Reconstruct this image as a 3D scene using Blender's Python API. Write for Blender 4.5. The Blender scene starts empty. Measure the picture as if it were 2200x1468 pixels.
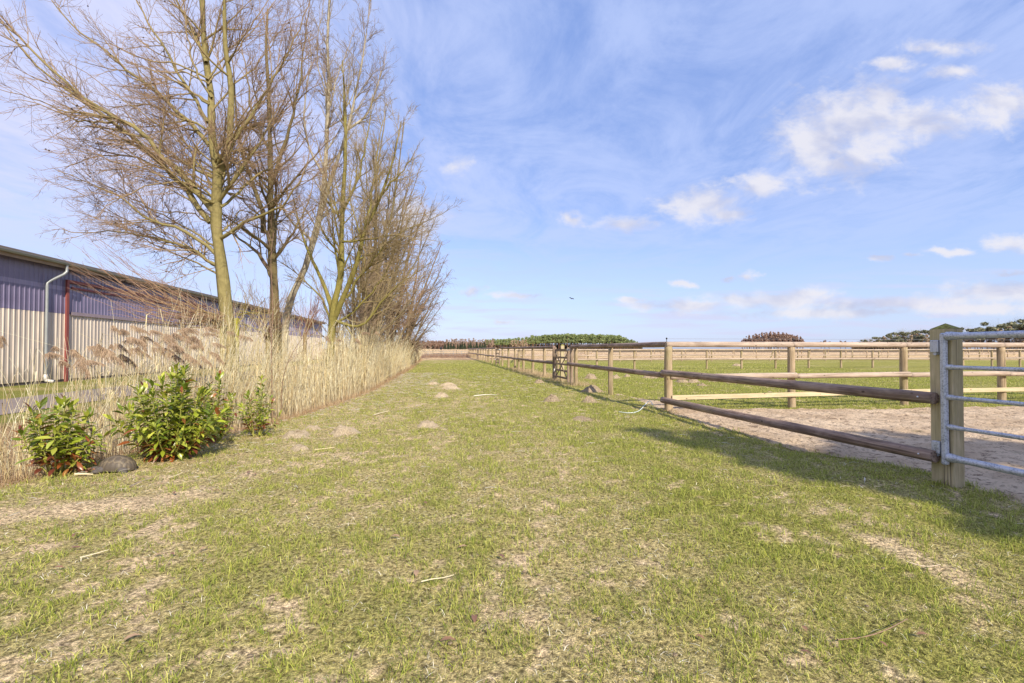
import bpy, bmesh, math, random
import numpy as np
from mathutils import Vector, Matrix

random.seed(7)
RNG = np.random.default_rng(11)
SC = bpy.context.scene
COL = SC.collection
R = math.radians

# ------------------------------------------------------------------ camera
CAM_H = 1.28
F = 1000.0                       # focal length in pixels of the 2200 px wide photograph
PITCH = math.atan(17.0 / F)
cam_d = bpy.data.cameras.new('camera')
cam_d.sensor_width = 36.0
cam_d.lens = 36.0 * F / 2200.0
cam_d.clip_start = 0.05
cam_d.clip_end = 6000
cam = bpy.data.objects.new('camera', cam_d)
cam.location = (0, 0, CAM_H)
cam.rotation_euler = (math.pi / 2 + PITCH, 0, 0)
COL.objects.link(cam)
SC.camera = cam

# ------------------------------------------------------------------ light
SUN_EL = R(35.0)
SUN_AZ = math.atan2(0.454, -0.891)      # from +Y towards +X: behind the camera, to the right
sun_dir = Vector((math.sin(SUN_AZ) * math.cos(SUN_EL), math.cos(SUN_AZ) * math.cos(SUN_EL), math.sin(SUN_EL)))
sun_d = bpy.data.lights.new('sun', 'SUN')
sun_d.energy = 4.6
sun_d.angle = R(0.55)
sun_d.color = (1.0, 0.90, 0.74)
sun = bpy.data.objects.new('sun', sun_d)
sun.rotation_euler = sun_dir.to_track_quat('Z', 'Y').to_euler()
sun.location = (10, -20, 30)
COL.objects.link(sun)
SC.view_settings.view_transform = 'Standard'
SC.view_settings.look = 'None'
SC.view_settings.gamma = 1.0
SC.view_settings.exposure = 0.40


class NT:
    """small helper round a node tree"""
    def __init__(s, tree):
        s.t = tree
        s.n = tree.nodes
        s.l = tree.links

    def add(s, kind, **kw):
        n = s.n.new(kind)
        for k, v in kw.items():
            setattr(n, k, v)
        return n

    def put(s, sock, v):
        if hasattr(v, 'is_output') or isinstance(v, bpy.types.NodeSocket):
            s.l.new(v, sock)
        else:
            sock.default_value = v

    def math(s, op, a, b=0.0, c=0.0, clamp=False):
        n = s.add('ShaderNodeMath', operation=op, use_clamp=clamp)
        s.put(n.inputs[0], a)
        s.put(n.inputs[1], b)
        s.put(n.inputs[2], c)
        return n.outputs[0]

    def vmath(s, op, a, b=(0, 0, 0)):
        n = s.add('ShaderNodeVectorMath', operation=op)
        s.put(n.inputs[0], a)
        s.put(n.inputs[1], b)
        return n.outputs['Value'] if op in ('LENGTH', 'DOT_PRODUCT') else n.outputs[0]

    def mix(s, f, a, b, blend='MIX'):
        n = s.add('ShaderNodeMix', data_type='RGBA', blend_type=blend)
        s.put(n.inputs[0], f)
        s.put(n.inputs[6], a)
        s.put(n.inputs[7], b)
        return n.outputs[2]

    def noise(s, vec, scale, detail=4.0, rough=0.55, dist=0.0):
        n = s.add('ShaderNodeTexNoise')
        if vec is not None:
            s.l.new(vec, n.inputs['Vector'])
        n.inputs['Scale'].default_value = scale
        n.inputs['Detail'].default_value = detail
        n.inputs['Roughness'].default_value = rough
        n.inputs['Distortion'].default_value = dist
        return n.outputs['Fac']

    def sstep(s, v, lo, hi, a=0.0, b=1.0):
        n = s.add('ShaderNodeMapRange', interpolation_type='SMOOTHSTEP')
        s.put(n.inputs[0], v)
        n.inputs[1].default_value = lo
        n.inputs[2].default_value = hi
        n.inputs[3].default_value = a
        n.inputs[4].default_value = b
        return n.outputs[0]

    def mapping(s, vec, scale=(1, 1, 1), rot=(0, 0, 0), loc=(0, 0, 0)):
        n = s.add('ShaderNodeMapping')
        s.l.new(vec, n.inputs[0])
        n.inputs['Location'].default_value = loc
        n.inputs['Rotation'].default_value = rot
        n.inputs['Scale'].default_value = scale
        return n.outputs[0]


def c4(c):
    return (c[0], c[1], c[2], 1.0)


# ------------------------------------------------------------------ sky with clouds
world = bpy.data.worlds.new('World')
SC.world = world
world.use_nodes = True
w = NT(world.node_tree)
w.n.clear()
sky = w.add('ShaderNodeTexSky', sky_type='NISHITA')
sky.sun_disc = False
sky.sun_elevation = SUN_EL
sky.sun_rotation = SUN_AZ
sky.air_density = 1.0
sky.dust_density = 0.6
sky.ozone_density = 2.2
tc = w.add('ShaderNodeTexCoord').outputs['Generated']
sep = w.add('ShaderNodeSeparateXYZ')
w.l.new(tc, sep.inputs[0])
dx, dy, dz = sep.outputs
SKY_S = 0.142
skycol = w.mix(1.0, sky.outputs[0], c4((1.30, 1.16, 1.26)), 'MULTIPLY')
# lavender lift
skycol = w.mix(w.sstep(dz, 0.0, 0.6, 0.25, 0.55), skycol, c4((1.9, 3.05, 6.6)))
# thin streaky high cloud on a plane far above
hz_ = w.math('MAXIMUM', dz, 0.04)
pl = w.add('ShaderNodeCombineXYZ')
w.l.new(w.math('DIVIDE', dx, hz_), pl.inputs[0])
w.l.new(w.math('DIVIDE', dy, hz_), pl.inputs[1])
plv = pl.outputs[0]
m1 = w.mapping(plv, (0.9, 0.62, 1), (0, 0, R(-38)))
ci = w.noise(m1, 1.5, 8.0, 0.66, 0.9)
m2 = w.mapping(plv, (2.2, 1.1, 1), (0, 0, R(-60)), (3, 5, 0))
ci2 = w.noise(m2, 1.6, 6.0, 0.6, 0.3)
cif = w.math('MULTIPLY', w.sstep(w.math('ADD', w.math('MULTIPLY', ci, 0.75), w.math('MULTIPLY', ci2, 0.25)), 0.32, 0.62), w.sstep(dz, 0.05, 0.25))
lft = w.sstep(dx, -0.8, 0.4, 0.95, 0.66)
cif = w.math('MULTIPLY', cif, lft)
skycol = w.mix(cif, skycol, w.mix(w.sstep(dx, -0.75, 0.1), c4((5.0, 5.1, 6.8)), c4((3.7, 4.45, 6.8))))
skycol = w.mix(w.sstep(dx, -0.75, -0.15, 0.45, 0.0), skycol, c4((4.6, 4.9, 6.9)))
# pale band towards the horizon
hor = w.sstep(dz, 0.0, 0.30, 0.62, 0.0)
skycol = w.mix(hor, skycol, c4((3.4, 4.5, 6.7)))
# fair-weather cumulus: soft ellipses in (x/y, z/y) of the sky direction, broken up by noise
yy = w.math('MAXIMUM', dy, 0.05)
gp = w.add('ShaderNodeCombineXYZ')
w.l.new(w.math('DIVIDE', dx, yy), gp.inputs[0])
w.l.new(w.math('DIVIDE', dz, yy), gp.inputs[1])
gv = gp.outputs[0]
BL = [(1840, 262, 175, 95), (1765, 300, 110, 95), (1815, 350, 120, 58), (1990, 262, 150, 52), (2160, 222, 100, 60),
      (1900, 205, 80, 45), (1515, 437, 105, 45), (1560, 460, 75, 22), (1632, 396, 68, 34), (1345, 483, 76, 21), (1225, 466, 32, 20),
      (880, 460, 100, 58), (1465, 611, 30, 9), (1572, 600, 26, 9), (1610, 595, 27, 13), (1110, 635, 68, 9),
      (1018, 624, 26, 13), (985, 620, 16, 8), (1080, 692, 24, 7), (2175, 525, 62, 22), (1960, 549, 36, 9), (2040, 540, 60, 8), (1895, 555, 28, 9),
      (1660, 644, 190, 24), (1480, 657, 150, 19), (1900, 652, 240, 24), (2160, 628, 150, 32), (1740, 632, 80, 18), (1780, 672, 300, 15), (2080, 666, 200, 16),
      (1355, 645, 40, 7), (2170, 587, 50, 9), (2040, 95, 120, 26), (1930, 130, 80, 22), (2060, 150, 90, 22), (985, 355, 60, 40)]
wn = w.add('ShaderNodeTexNoise')
w.l.new(w.mapping(gv, (1, 1.5, 1), loc=(2, 7, 0)), wn.inputs['Vector'])
wn.inputs['Scale'].default_value = 13.0
wn.inputs['Detail'].default_value = 5.0
wn.inputs['Roughness'].default_value = 0.6
warp = w.vmath('MULTIPLY', w.vmath('SUBTRACT', wn.outputs['Color'], (0.5, 0.5, 0.5)), (0.11, 0.035, 0))
gvw = w.vmath('ADD', gv, warp)
cur = None
for (bx, by, bw, bh) in BL:
    c = ((bx - 1100) / F, (751 - by) / F, 0)
    e = w.vmath('LENGTH', w.vmath('MULTIPLY', w.vmath('SUBTRACT', gvw, c), (F / bw, F / bh, 0)))
    if by < 160:
        e = w.math('ADD', e, 0.22)
    if bx == 985:
        e = w.math('ADD', e, 0.5)
    cur = e if cur is None else w.math('SMOOTH_MIN', cur, e, 0.35)
shape = w.math('SUBTRACT', 1.12, cur)
nb = w.noise(w.mapping(gv, (1, 1.7, 1)), 9.0, 9.0, 0.62, 0.4)
nf = w.noise(w.mapping(gv, (1, 1.7, 1), loc=(4, 2, 0)), 30.0, 6.0, 0.6, 0.2)
shape = w.math('ADD', shape, w.math('MULTIPLY', w.math('SUBTRACT', nb, 0.5), 2.1))
shape = w.math('ADD', shape, w.math('MULTIPLY', w.math('SUBTRACT', nf, 0.5), 0.9))
cf = w.math('MULTIPLY', w.sstep(shape, -0.05, 1.0), w.sstep(dy, 0.05, 0.2))
# a thin layer low over the horizon
lowv = w.mapping(gv, (1.2, 14, 1))
low = w.noise(lowv, 3.2, 6.0, 0.55, 0.3)
lowf = w.math('MULTIPLY', w.sstep(low, 0.45, 0.66), w.math('MULTIPLY', w.sstep(dz, 0.0, 0.03), w.sstep(dz, 0.075, 0.15, 1.0, 0.0)))
lowf = w.math('MULTIPLY', lowf, 0.75)
skycol = w.mix(lowf, skycol, c4((4.5, 4.6, 6.1)))
lum = w.noise(w.mapping(gv, (1, 1.6, 1), loc=(0.0, 0.035, 0)), 9.0, 4.0, 0.5, 0.4)
ccol = w.mix(w.sstep(lum, 0.34, 0.62), c4((3.8, 4.0, 5.2)), c4((5.7, 5.6, 6.0)))
skycol = w.mix(w.math('MULTIPLY', cf, 0.88), skycol, ccol)
bg = w.add('ShaderNodeBackground')
w.l.new(skycol, bg.inputs[0])
bg.inputs[1].default_value = SKY_S * 0.82
wo = w.add('ShaderNodeOutputWorld')
w.l.new(bg.outputs[0], wo.inputs[0])


# ------------------------------------------------------------------ numbers
def px(x, y, Y):
    """world point seen at photo pixel (x, y) at distance Y ahead"""
    u, v = (x - 1100) / F, (734 - y) / F
    d = np.array([u, math.cos(PITCH) - v * math.sin(PITCH), math.sin(PITCH) + v * math.cos(PITCH)])
    return np.array([0, 0, CAM_H]) + d * (Y / d[1])


def pg(x, y):
    """ground point (x, y) under a photo pixel"""
    u, v = (x - 1100) / F, (734 - y) / F
    d = np.array([u, math.cos(PITCH) - v * math.sin(PITCH), math.sin(PITCH) + v * math.cos(PITCH)])
    p = d * (CAM_H / -d[2])
    return p[0], p[1]


K = 0.155                                   # the lane drifts left by K per metre ahead
LDIR = np.array([-K, 1.0, 0]) / math.hypot(K, 1)
LNRM = np.array([1.0, K, 0]) / math.hypot(K, 1)
FENCE_T = 4.837


def vn(x, y, s):
    xi, yi = np.floor(x), np.floor(y)
    fx, fy = x - xi, y - yi
    fx, fy = fx * fx * (3 - 2 * fx), fy * fy * (3 - 2 * fy)

    def h(a, b):
        v = np.sin(a * 127.1 + b * 311.7 + s * 74.7) * 43758.5453
        return v - np.floor(v)
    return (h(xi, yi) * (1 - fx) + h(xi + 1, yi) * fx) * (1 - fy) + (h(xi, yi + 1) * (1 - fx) + h(xi + 1, yi + 1) * fx) * fy


def fbm(x, y, s, o=4):
    r, a, t = 0, 1.0, 0
    for i in range(o):
        r = r + a * vn(x * 2 ** i + 17.3 * i, y * 2 ** i - 9.1 * i, s + i)
        t += a
        a *= 0.5
    return r / t


def ss(a, b, x):
    t = np.clip((x - a) / (b - a), 0, 1)
    return t * t * (3 - 2 * t)


EDGE_Y = [0, 3, 5, 8.3, 10.75, 15, 33, 53, 90]
EDGE_T = [-4.9, -4.65, -4.35, -3.1, -2.65, -2.25, -2.15, -2.5, -3.0]


def edge(Y):
    return np.interp(Y, EDGE_Y, EDGE_T)


def base_h(x, y):
    t = x + K * y
    e = edge(y)
    d = e - t
    ditch = ss(-0.5, 0.9, d) * (1 - ss(3.0, 4.3, d))
    z = -0.42 * ditch * (1 - ss(70, 85, y)) * ss(-30, -5, y)
    z = z + 2.0 * ss(110, 420, y)
    return z


def sand_mask(x, y):
    w1 = 0.25 * (fbm(x * 1.3, y * 1.3, 41, 4) - 0.5) * 2
    t = x + K * y
    lower = np.interp(y, [2.0, 3.8, 4.76, 6.1, 8.6, 10, 13.6], [4.2, 4.80, 5.02, 4.60, 4.60, 4.75, 5.1])
    upper = np.interp(x, [3, 3.6, 4.4, 8.8, 12, 20], [13.4, 11.4, 9.9, 10.2, 10.8, 11.8])
    m = np.minimum((t - lower + w1) * 1.6, (upper - y + 1.6 * w1))
    return ss(-0.02, 0.12, m)


MHP = [(740, 931, 58), (636, 938, 62), (672, 922, 34), (643, 966, 38), (918, 916, 50), (948, 853, 30), (970, 836, 40), (963, 828, 30), (930, 826, 26),
       (1185, 862, 34), (1266, 864, 34), (1272, 842, 44), (1158, 823, 22), (1250, 902, 44), (1270, 814, 26), (1322, 813, 22), (1348, 810, 16), (1398, 812, 34),
       (1465, 822, 26), (1490, 822, 26), (1532, 820, 20), (1508, 829, 22), (1584, 787, 18), (1447, 886, 20)]


def hill_mask(x, y):
    m = np.zeros(np.shape(x), bool)
    for (a_, b_, w_) in MHP:
        hx_, hy_ = pg(a_, b_)
        r_ = w_ / 2 / F * hy_
        m |= np.hypot(x - hx_, y - hy_) < r_ * 0.92
    return m


def bare_mask(x, y):
    """1 where sandy soil shows through the lane turf"""
    t = x + K * y
    n = fbm(t * 2.6, y * 1.8, 3, 5)
    n2 = fbm(t * 14.0, y * 12.0, 9, 3)
    left = ss(2.5, -3.5, t) * 0.07
    m = ss(0.625, 0.71, n * 0.38 + n2 * 0.62 + left)
    # worn sandy path at the lower left
    d = np.abs((y - 3.62) - (x + 3.9) * 0.33) - 0.24 - 0.25 * (fbm(x * 2, y * 3, 21, 3) - 0.5)
    m = np.maximum(m, ss(0.10, -0.12, d) * ss(-2.3, -3.0, x))
    # scuffed wheel mark on the right
    d2 = np.hypot((t - 2.92) / 0.16, (y - 2.85) / 0.5) + 1.4 * (fbm(x * 7, y * 7, 33, 3) - 0.5)
    m = np.maximum(m, ss(1.1, 0.6, d2) * 0.85)
    return m * (y < 60)


def lush(x, y):
    t = x + K * y
    n = 0.55 * fbm(t * 1.3, y * 0.5, 5, 5) + 0.45 * fbm(t * 3.5, y * 2.6, 6, 3)
    g = 0.40 + 1.1 * (n - 0.5) + 0.22 * ss(0.3, 2.6, t) + 0.25 * ss(14, 30, y) - 0.12 * ss(-0.2, -2.2, t) * ss(16, 8, y)
    g = g + 0.10 * ss(4.9, 5.6, t)
    g = g - 0.55 * ss(0.55, 0.05, t - edge(y))
    return np.clip(g, 0, 1)


def bumps(x, y):
    near = ss(40, 14, y)
    b = 0.030 * (fbm(x * 1.1, y * 1.1, 51, 3) - 0.5) + 0.028 * (fbm(x * 5, y * 5, 52, 3) - 0.5) + 0.016 * (fbm(x * 14, y * 14, 53, 2) - 0.5)
    t = x + K * y
    return b * near * ss(-7.5, -6.5, t)


def gz(x, y):
    x = np.asarray(x, float)
    y = np.asarray(y, float)
    return base_h(x, y) + bumps(x, y) * (1 - sand_mask(x, y))


# ------------------------------------------------------------------ object helpers
def props(o, label=None, cat=None, group=None, kind=None):
    if label:
        o['label'] = label
    if cat:
        o['category'] = cat
    if group:
        o['group'] = group
    if kind:
        o['kind'] = kind
    return o


def empty(name, loc, label, cat, group=None):
    o = bpy.data.objects.new(name, None)
    o.location = loc
    o.empty_display_size = 0.1
    COL.objects.link(o)
    return props(o, label, cat, group)


def attach(o, parent):
    """o's transform is given in the world; make it a child of an unrotated parent"""
    if parent is not None:
        o.parent = parent
        p = parent
        off = Vector((0, 0, 0))
        while p is not None:
            off += p.location
            p = p.parent
        o.location = Vector(o.location) - off
    return o


def mesh_np(name, V, F4=None, F3=None, mat=None, col=None, smooth=True, parent=None, loc=(0, 0, 0)):
    me = bpy.data.meshes.new(name)
    V = np.asarray(V, np.float32)
    me.vertices.add(len(V))
    me.vertices.foreach_set('co', V.ravel())
    n4 = 0 if F4 is None else len(F4)
    n3 = 0 if F3 is None else len(F3)
    idx = []
    if n4:
        idx.append(np.asarray(F4, np.int32).ravel())
    if n3:
        idx.append(np.asarray(F3, np.int32).ravel())
    idx = np.concatenate(idx)
    me.loops.add(len(idx))
    me.loops.foreach_set('vertex_index', idx)
    me.polygons.add(n4 + n3)
    st = np.concatenate([np.arange(n4) * 4, n4 * 4 + np.arange(n3) * 3]).astype(np.int32)
    me.polygons.foreach_set('loop_start', st)
    me.polygons.foreach_set('use_smooth', np.full(n4 + n3, smooth))
    if col is not None:
        a = me.attributes.new('Col', 'FLOAT_COLOR', 'POINT')
        c = np.ones((len(V), 4), np.float32)
        c[:, :3] = col
        a.data.foreach_set('color', c.ravel())
    me.update(calc_edges=True)
    if mat:
        me.materials.append(mat)
    o = bpy.data.objects.new(name, me)
    o.location = loc
    COL.objects.link(o)
    attach(o, parent)
    return o


class MB:
    """collects boxes and the like into one mesh"""
    def __init__(s):
        s.bm = bmesh.new()

    def box(s, c, size, rot=None, bevel=0.0):
        g = bmesh.ops.create_cube(s.bm, size=1.0)
        M = Matrix.Translation(c) @ (rot.to_4x4() if rot else Matrix.Identity(4)) @ Matrix.Diagonal((*size, 1))
        bmesh.ops.transform(s.bm, matrix=M, verts=g['verts'])
        if bevel:
            es = list({e for v in g['verts'] for e in v.link_edges})
            bmesh.ops.bevel(s.bm, geom=es, offset=bevel, segments=1, affect='EDGES')
        return s

    def cyl(s, p0, p1, r0, r1=None, n=12):
        p0, p1 = Vector(p0), Vector(p1)
        r1 = r0 if r1 is None else r1
        d = p1 - p0
        g = bmesh.ops.create_cone(s.bm, cap_ends=True, segments=n, radius1=r0, radius2=r1, depth=d.length)
        M = Matrix.Translation((p0 + p1) / 2) @ d.to_track_quat('Z', 'Y').to_matrix().to_4x4()
        bmesh.ops.transform(s.bm, matrix=M, verts=g['verts'])
        return s

    def ball(s, c, rad, sub=2):
        g = bmesh.ops.create_icosphere(s.bm, subdivisions=sub, radius=1.0)
        if not hasattr(rad, '__len__'):
            rad = (rad,) * 3
        bmesh.ops.transform(s.bm, matrix=Matrix.Translation(c) @ Matrix.Diagonal((*rad, 1)), verts=g['verts'])
        return s

    def build(s, name, mat, parent=None, smooth=False, loc=(0, 0, 0)):
        me = bpy.data.meshes.new(name)
        s.bm.to_mesh(me)
        s.bm.free()
        if smooth:
            for p in me.polygons:
                p.use_smooth = True
        me.materials.append(mat)
        o = bpy.data.objects.new(name, me)
        o.location = loc
        COL.objects.link(o)
        attach(o, parent)
        return o


def dup(root, loc, rz=0.0, sc=1.0, label=None, group=None):
    c = root.copy()
    COL.objects.link(c)
    c.location = loc
    c.rotation_euler = (0, 0, rz)
    c.scale = (sc,) * 3 if not hasattr(sc, '__len__') else sc
    if label:
        c['label'] = label
    if group:
        c['group'] = group
    for ch in root.children:
        d = ch.copy()
        COL.objects.link(d)
        d.parent = c
    return c


def tubes(P, Rr, sides):
    """P (B,N,3), Rr (B,N) -> verts, quads of open tubes"""
    B, N, _ = P.shape
    T = np.gradient(P, axis=1)
    T /= np.linalg.norm(T, axis=2, keepdims=True) + 1e-9
    ref = np.zeros((B, 1, 3))
    m = np.argmin(np.abs(T.mean(axis=1)), axis=1)
    ref[np.arange(B), 0, m] = 1
    U = np.cross(T, np.broadcast_to(ref, T.shape))
    U /= np.linalg.norm(U, axis=2, keepdims=True) + 1e-9
    W = np.cross(T, U)
    a = np.arange(sides) * 2 * np.pi / sides
    V = P[:, :, None, :] + Rr[:, :, None, None] * (np.cos(a)[None, None, :, None] * U[:, :, None, :] + np.sin(a)[None, None, :, None] * W[:, :, None, :])
    V = V.reshape(-1, 3)
    b = np.arange(B)[:, None, None] * (N * sides)
    i = np.arange(N - 1)[None, :, None] * sides
    k = np.arange(sides)[None, None, :]
    k2 = (k + 1) % sides
    q = np.stack([b + i + k, b + i + k2, b + i + sides + k2, b + i + sides + k], axis=-1).reshape(-1, 4)
    return V, q


def merge(parts):
    """parts: list of (V, F4, col or None)"""
    Vs, Fs, Cs, off = [], [], [], 0
    for V, Fq, C in parts:
        Vs.append(V)
        Fs.append(Fq + off)
        Cs.append(np.broadcast_to(C, (len(V), 3)))
        off += len(V)
    return np.concatenate(Vs), np.concatenate(Fs), np.concatenate(Cs)


# ------------------------------------------------------------------ materials
def new_mat(name, rough=0.8, spec=0.25):
    m = bpy.data.materials.new(name)
    m.use_nodes = True
    n = NT(m.node_tree)
    b = m.node_tree.nodes['Principled BSDF']
    b.inputs['Roughness'].default_value = rough
    b.inputs['Specular IOR Level'].default_value = spec
    return m, n, b


def bump(n, b, h, strength=0.4, dist=0.02):
    bp = n.add('ShaderNodeBump')
    bp.inputs['Strength'].default_value = strength
    bp.inputs['Distance'].default_value = dist
    n.l.new(h, bp.inputs['Height'])
    n.l.new(bp.outputs[0], b.inputs['Normal'])


def attr_mat(name, rough=0.75, spec=0.2, trans=0.0, var=0.25, vscale=3.0):
    m, n, b = new_mat(name, rough, spec)
    a = n.add('ShaderNodeAttribute', attribute_name='Col').outputs['Color']
    co = n.add('ShaderNodeTexCoord').outputs['Object']
    nz = n.noise(co, vscale, 3.0)
    c = n.mix(1.0, a, n.mix(nz, c4((1 - var,) * 3), c4((1 + var,) * 3)), 'MULTIPLY')
    n.l.new(c, b.inputs['Base Color'])
    if trans:
        t = n.add('ShaderNodeBsdfTranslucent')
        n.l.new(c, t.inputs[0])
        mx = n.add('ShaderNodeMixShader')
        mx.inputs[0].default_value = trans
        n.l.new(b.outputs[0], mx.inputs[1])
        n.l.new(t.outputs[0], mx.inputs[2])
        n.l.new(mx.outputs[0], n.n['Material Output'].inputs[0])
    return m


def wood_mat(name, c1, c2, knots=True, rough=0.75, green=0.0):
    """grain runs along the object's own Z"""
    m, n, b = new_mat(name, rough, 0.2)
    co = n.add('ShaderNodeTexCoord').outputs['Object']
    oi = n.add('ShaderNodeObjectInfo').outputs['Random']
    sh = n.add('ShaderNodeCombineXYZ')
    n.l.new(n.math('MULTIPLY', oi, 37.0), sh.inputs[2])
    co = n.vmath('ADD', co, sh.outputs[0])
    g = n.noise(n.mapping(co, (26, 26, 1.1)), 1.0, 5.0, 0.6, 1.2)
    g2 = n.noise(n.mapping(co, (5, 5, 2.2)), 1.0, 4.0, 0.6, 0.8)
    f = n.math('ADD', n.math('MULTIPLY', g, 0.6), n.math('MULTIPLY', g2, 0.4))
    c = n.mix(n.sstep(f, 0.36, 0.64), c4(c1), c4(c2))
    if green:
        gn = n.noise(n.mapping(co, (3, 3, 1.0)), 1.4, 3.0)
        c = n.mix(n.sstep(gn, 0.5, 0.68, 0.0, green), c, c4((0.20, 0.22, 0.05)))
    cr = n.noise(n.mapping(co, (60, 60, 0.7)), 1.0, 2.0, 0.5, 0.3)
    c = n.mix(n.sstep(cr, 0.33, 0.39, 0.6, 0.0), c, c4((0.04, 0.03, 0.025)))
    if knots:
        v = n.add('ShaderNodeTexVoronoi')
        v.inputs['Scale'].default_value = 1.0
        n.l.new(n.mapping(co, (9, 9, 5)), v.inputs['Vector'])
        c = n.mix(n.sstep(v.outputs['Distance'], 0.07, 0.13, 0.8, 0.0), c, c4((0.05, 0.03, 0.02)))
    n.l.new(c, b.inputs['Base Color'])
    bump(n, b, f, 0.9, 0.012)
    return m


MAT = {}
MAT['rail_shaded'] = wood_mat('weathered_shaded_wood', (0.17, 0.115, 0.09), (0.42, 0.31, 0.25), green=0.14)  # weathered wood with the shade of its sunless lane side put into the colour
MAT['rail_light'] = wood_mat('weathered_pale_wood', (0.33, 0.25, 0.19), (0.53, 0.43, 0.335))
MAT['post'] = wood_mat('round_post_wood', (0.28, 0.21, 0.12), (0.48, 0.37, 0.24), green=0.28)
MAT['gatepost'] = wood_mat('square_post_wood', (0.36, 0.30, 0.17), (0.56, 0.47, 0.30), green=0.15)
MAT['plank'] = wood_mat('fresh_plank_wood', (0.50, 0.40, 0.24), (0.64, 0.53, 0.34))
MAT['brownwood'] = wood_mat('wicket_wood', (0.20, 0.14, 0.10), (0.38, 0.29, 0.21))
m, n, b = new_mat('moss_cap', 0.9)
n.l.new(n.mix(n.sstep(n.noise(n.add('ShaderNodeTexCoord').outputs['Object'], 40, 3), 0.4, 0.6), c4((0.16, 0.14, 0.04)), c4((0.30, 0.30, 0.08))), b.inputs['Base Color'])
MAT['cap'] = m

m, n, b = new_mat('galvanised_steel', 0.42, 0.5)
co = n.add('ShaderNodeTexCoord').outputs['Object']
v = n.add('ShaderNodeTexVoronoi')
v.inputs['Scale'].default_value = 70
n.l.new(co, v.inputs['Vector'])
f = n.math('ADD', n.math('MULTIPLY', n.noise(co, 14, 5), 0.7), n.math('MULTIPLY', v.outputs['Distance'], 0.5))
n.l.new(n.mix(n.sstep(f, 0.35, 0.7), c4((0.30, 0.33, 0.40)), c4((0.58, 0.61, 0.68))), b.inputs['Base Color'])
b.inputs['Metallic'].default_value = 0.55
n.l.new(n.sstep(f, 0.3, 0.7, 0.38, 0.6), b.inputs['Roughness'])
bump(n, b, f, 0.25, 0.004)
MAT['galv'] = m


def flat_mat(name, col, rough=0.6, var=0.2, scale=6.0, metal=0.0, spec=0.3):
    m, n, b = new_mat(name, rough, spec)
    co = n.add('ShaderNodeTexCoord').outputs['Object']
    nz = n.noise(co, scale, 4.0)
    n.l.new(n.mix(nz, c4([c * (1 - var) for c in col]), c4([min(1, c * (1 + var)) for c in col])), b.inputs['Base Color'])
    b.inputs['Metallic'].default_value = metal
    return m


MAT['bolt'] = flat_mat('zinc_bolt', (0.7, 0.7, 0.72), 0.3, 0.1, 30, 0.7)
MAT['black'] = flat_mat('black_plastic', (0.02, 0.02, 0.022), 0.4)
MAT['white'] = flat_mat('white_plastic', (0.62, 0.60, 0.57), 0.4, 0.1)
MAT['wire'] = flat_mat('steel_wire', (0.25, 0.25, 0.27), 0.4, 0.1)
MAT['bark'] = attr_mat('mossy_bark', 0.85, 0.1, var=0.45, vscale=9.0)
nt = MAT['bark'].node_tree
bn = NT(nt)
bco = bn.add('ShaderNodeTexCoord').outputs['Object']
bump(bn, nt.nodes['Principled BSDF'], bn.noise(bn.mapping(bco, (22, 22, 4)), 1.0, 4.0), 0.7, 0.03)
MAT['twig'] = attr_mat('twig_bark', 0.7, 0.15, var=0.15)
MAT['grass'] = attr_mat('grass_blade', 0.6, 0.25, trans=0.30, var=0.12, vscale=1.5)
MAT['reed'] = attr_mat('dry_reed', 0.55, 0.3, trans=0.15, var=0.10)
MAT['leaf'] = attr_mat('laurel_leaf', 0.30, 0.5, trans=0.22, var=0.12, vscale=8)
MAT['far'] = attr_mat('far_foliage', 0.9, 0.05, trans=0.2, var=0.15, vscale=0.3)

# ground
m, n, b = new_mat('ground_turf', 0.95, 0.05)
a = n.add('ShaderNodeAttribute', attribute_name='Col').outputs['Color']
co = n.add('ShaderNodeTexCoord').outputs['Object']
n1 = n.noise(co, 38, 5, 0.65)
n2 = n.noise(co, 7, 5, 0.6)
n3 = n.noise(n.mapping(co, (1, 1, 1)), 140, 3, 0.6)
c = n.mix(1.0, a, n.mix(n.sstep(n1, 0.3, 0.7), c4((0.32, 0.30, 0.28)), c4((1.75, 1.68, 1.62))), 'MULTIPLY')
c = n.mix(1.0, c, n.mix(n2, c4((0.75, 0.82, 0.8)), c4((1.28, 1.2, 1.2))), 'MULTIPLY')
c = n.mix(1.0, c, n.mix(n.sstep(n3, 0.3, 0.7), c4((0.55, 0.55, 0.55)), c4((1.45, 1.45, 1.45))), 'MULTIPLY')
n.l.new(c, b.inputs['Base Color'])
bump(n, b, n.math('ADD', n1, n.math('MULTIPLY', n3, 0.5)), 0.9, 0.03)
MAT['ground'] = m

m, n, b = new_mat('trampled_sand', 0.95, 0.05)
co = n.add('ShaderNodeTexCoord').outputs['Object']
a1 = n.noise(co, 9, 6, 0.65, 0.6)
a2 = n.noise(co, 1.2, 4, 0.55)
a3 = n.noise(co, 34, 4, 0.7)
c = n.mix(n.sstep(a2, 0.35, 0.65), c4((0.55, 0.41, 0.27)), c4((0.72, 0.56, 0.385)))
c = n.mix(n.sstep(n.math('ADD', n.math('MULTIPLY', a1, 0.6), n.math('MULTIPLY', a3, 0.4)), 0.40, 0.50, 0.85, 0.0), c, c4((0.17, 0.115, 0.08)))
c = n.mix(n.sstep(n.noise(co, 2.3, 5, 0.6), 0.60, 0.72, 0.0, 0.55), c, c4((0.15, 0.13, 0.06)))
n.l.new(c, b.inputs['Base Color'])
bump(n, b, n.math('ADD', a1, n.math('MULTIPLY', a3, 0.6)), 1.0, 0.05)
MAT['sand'] = m

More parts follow.
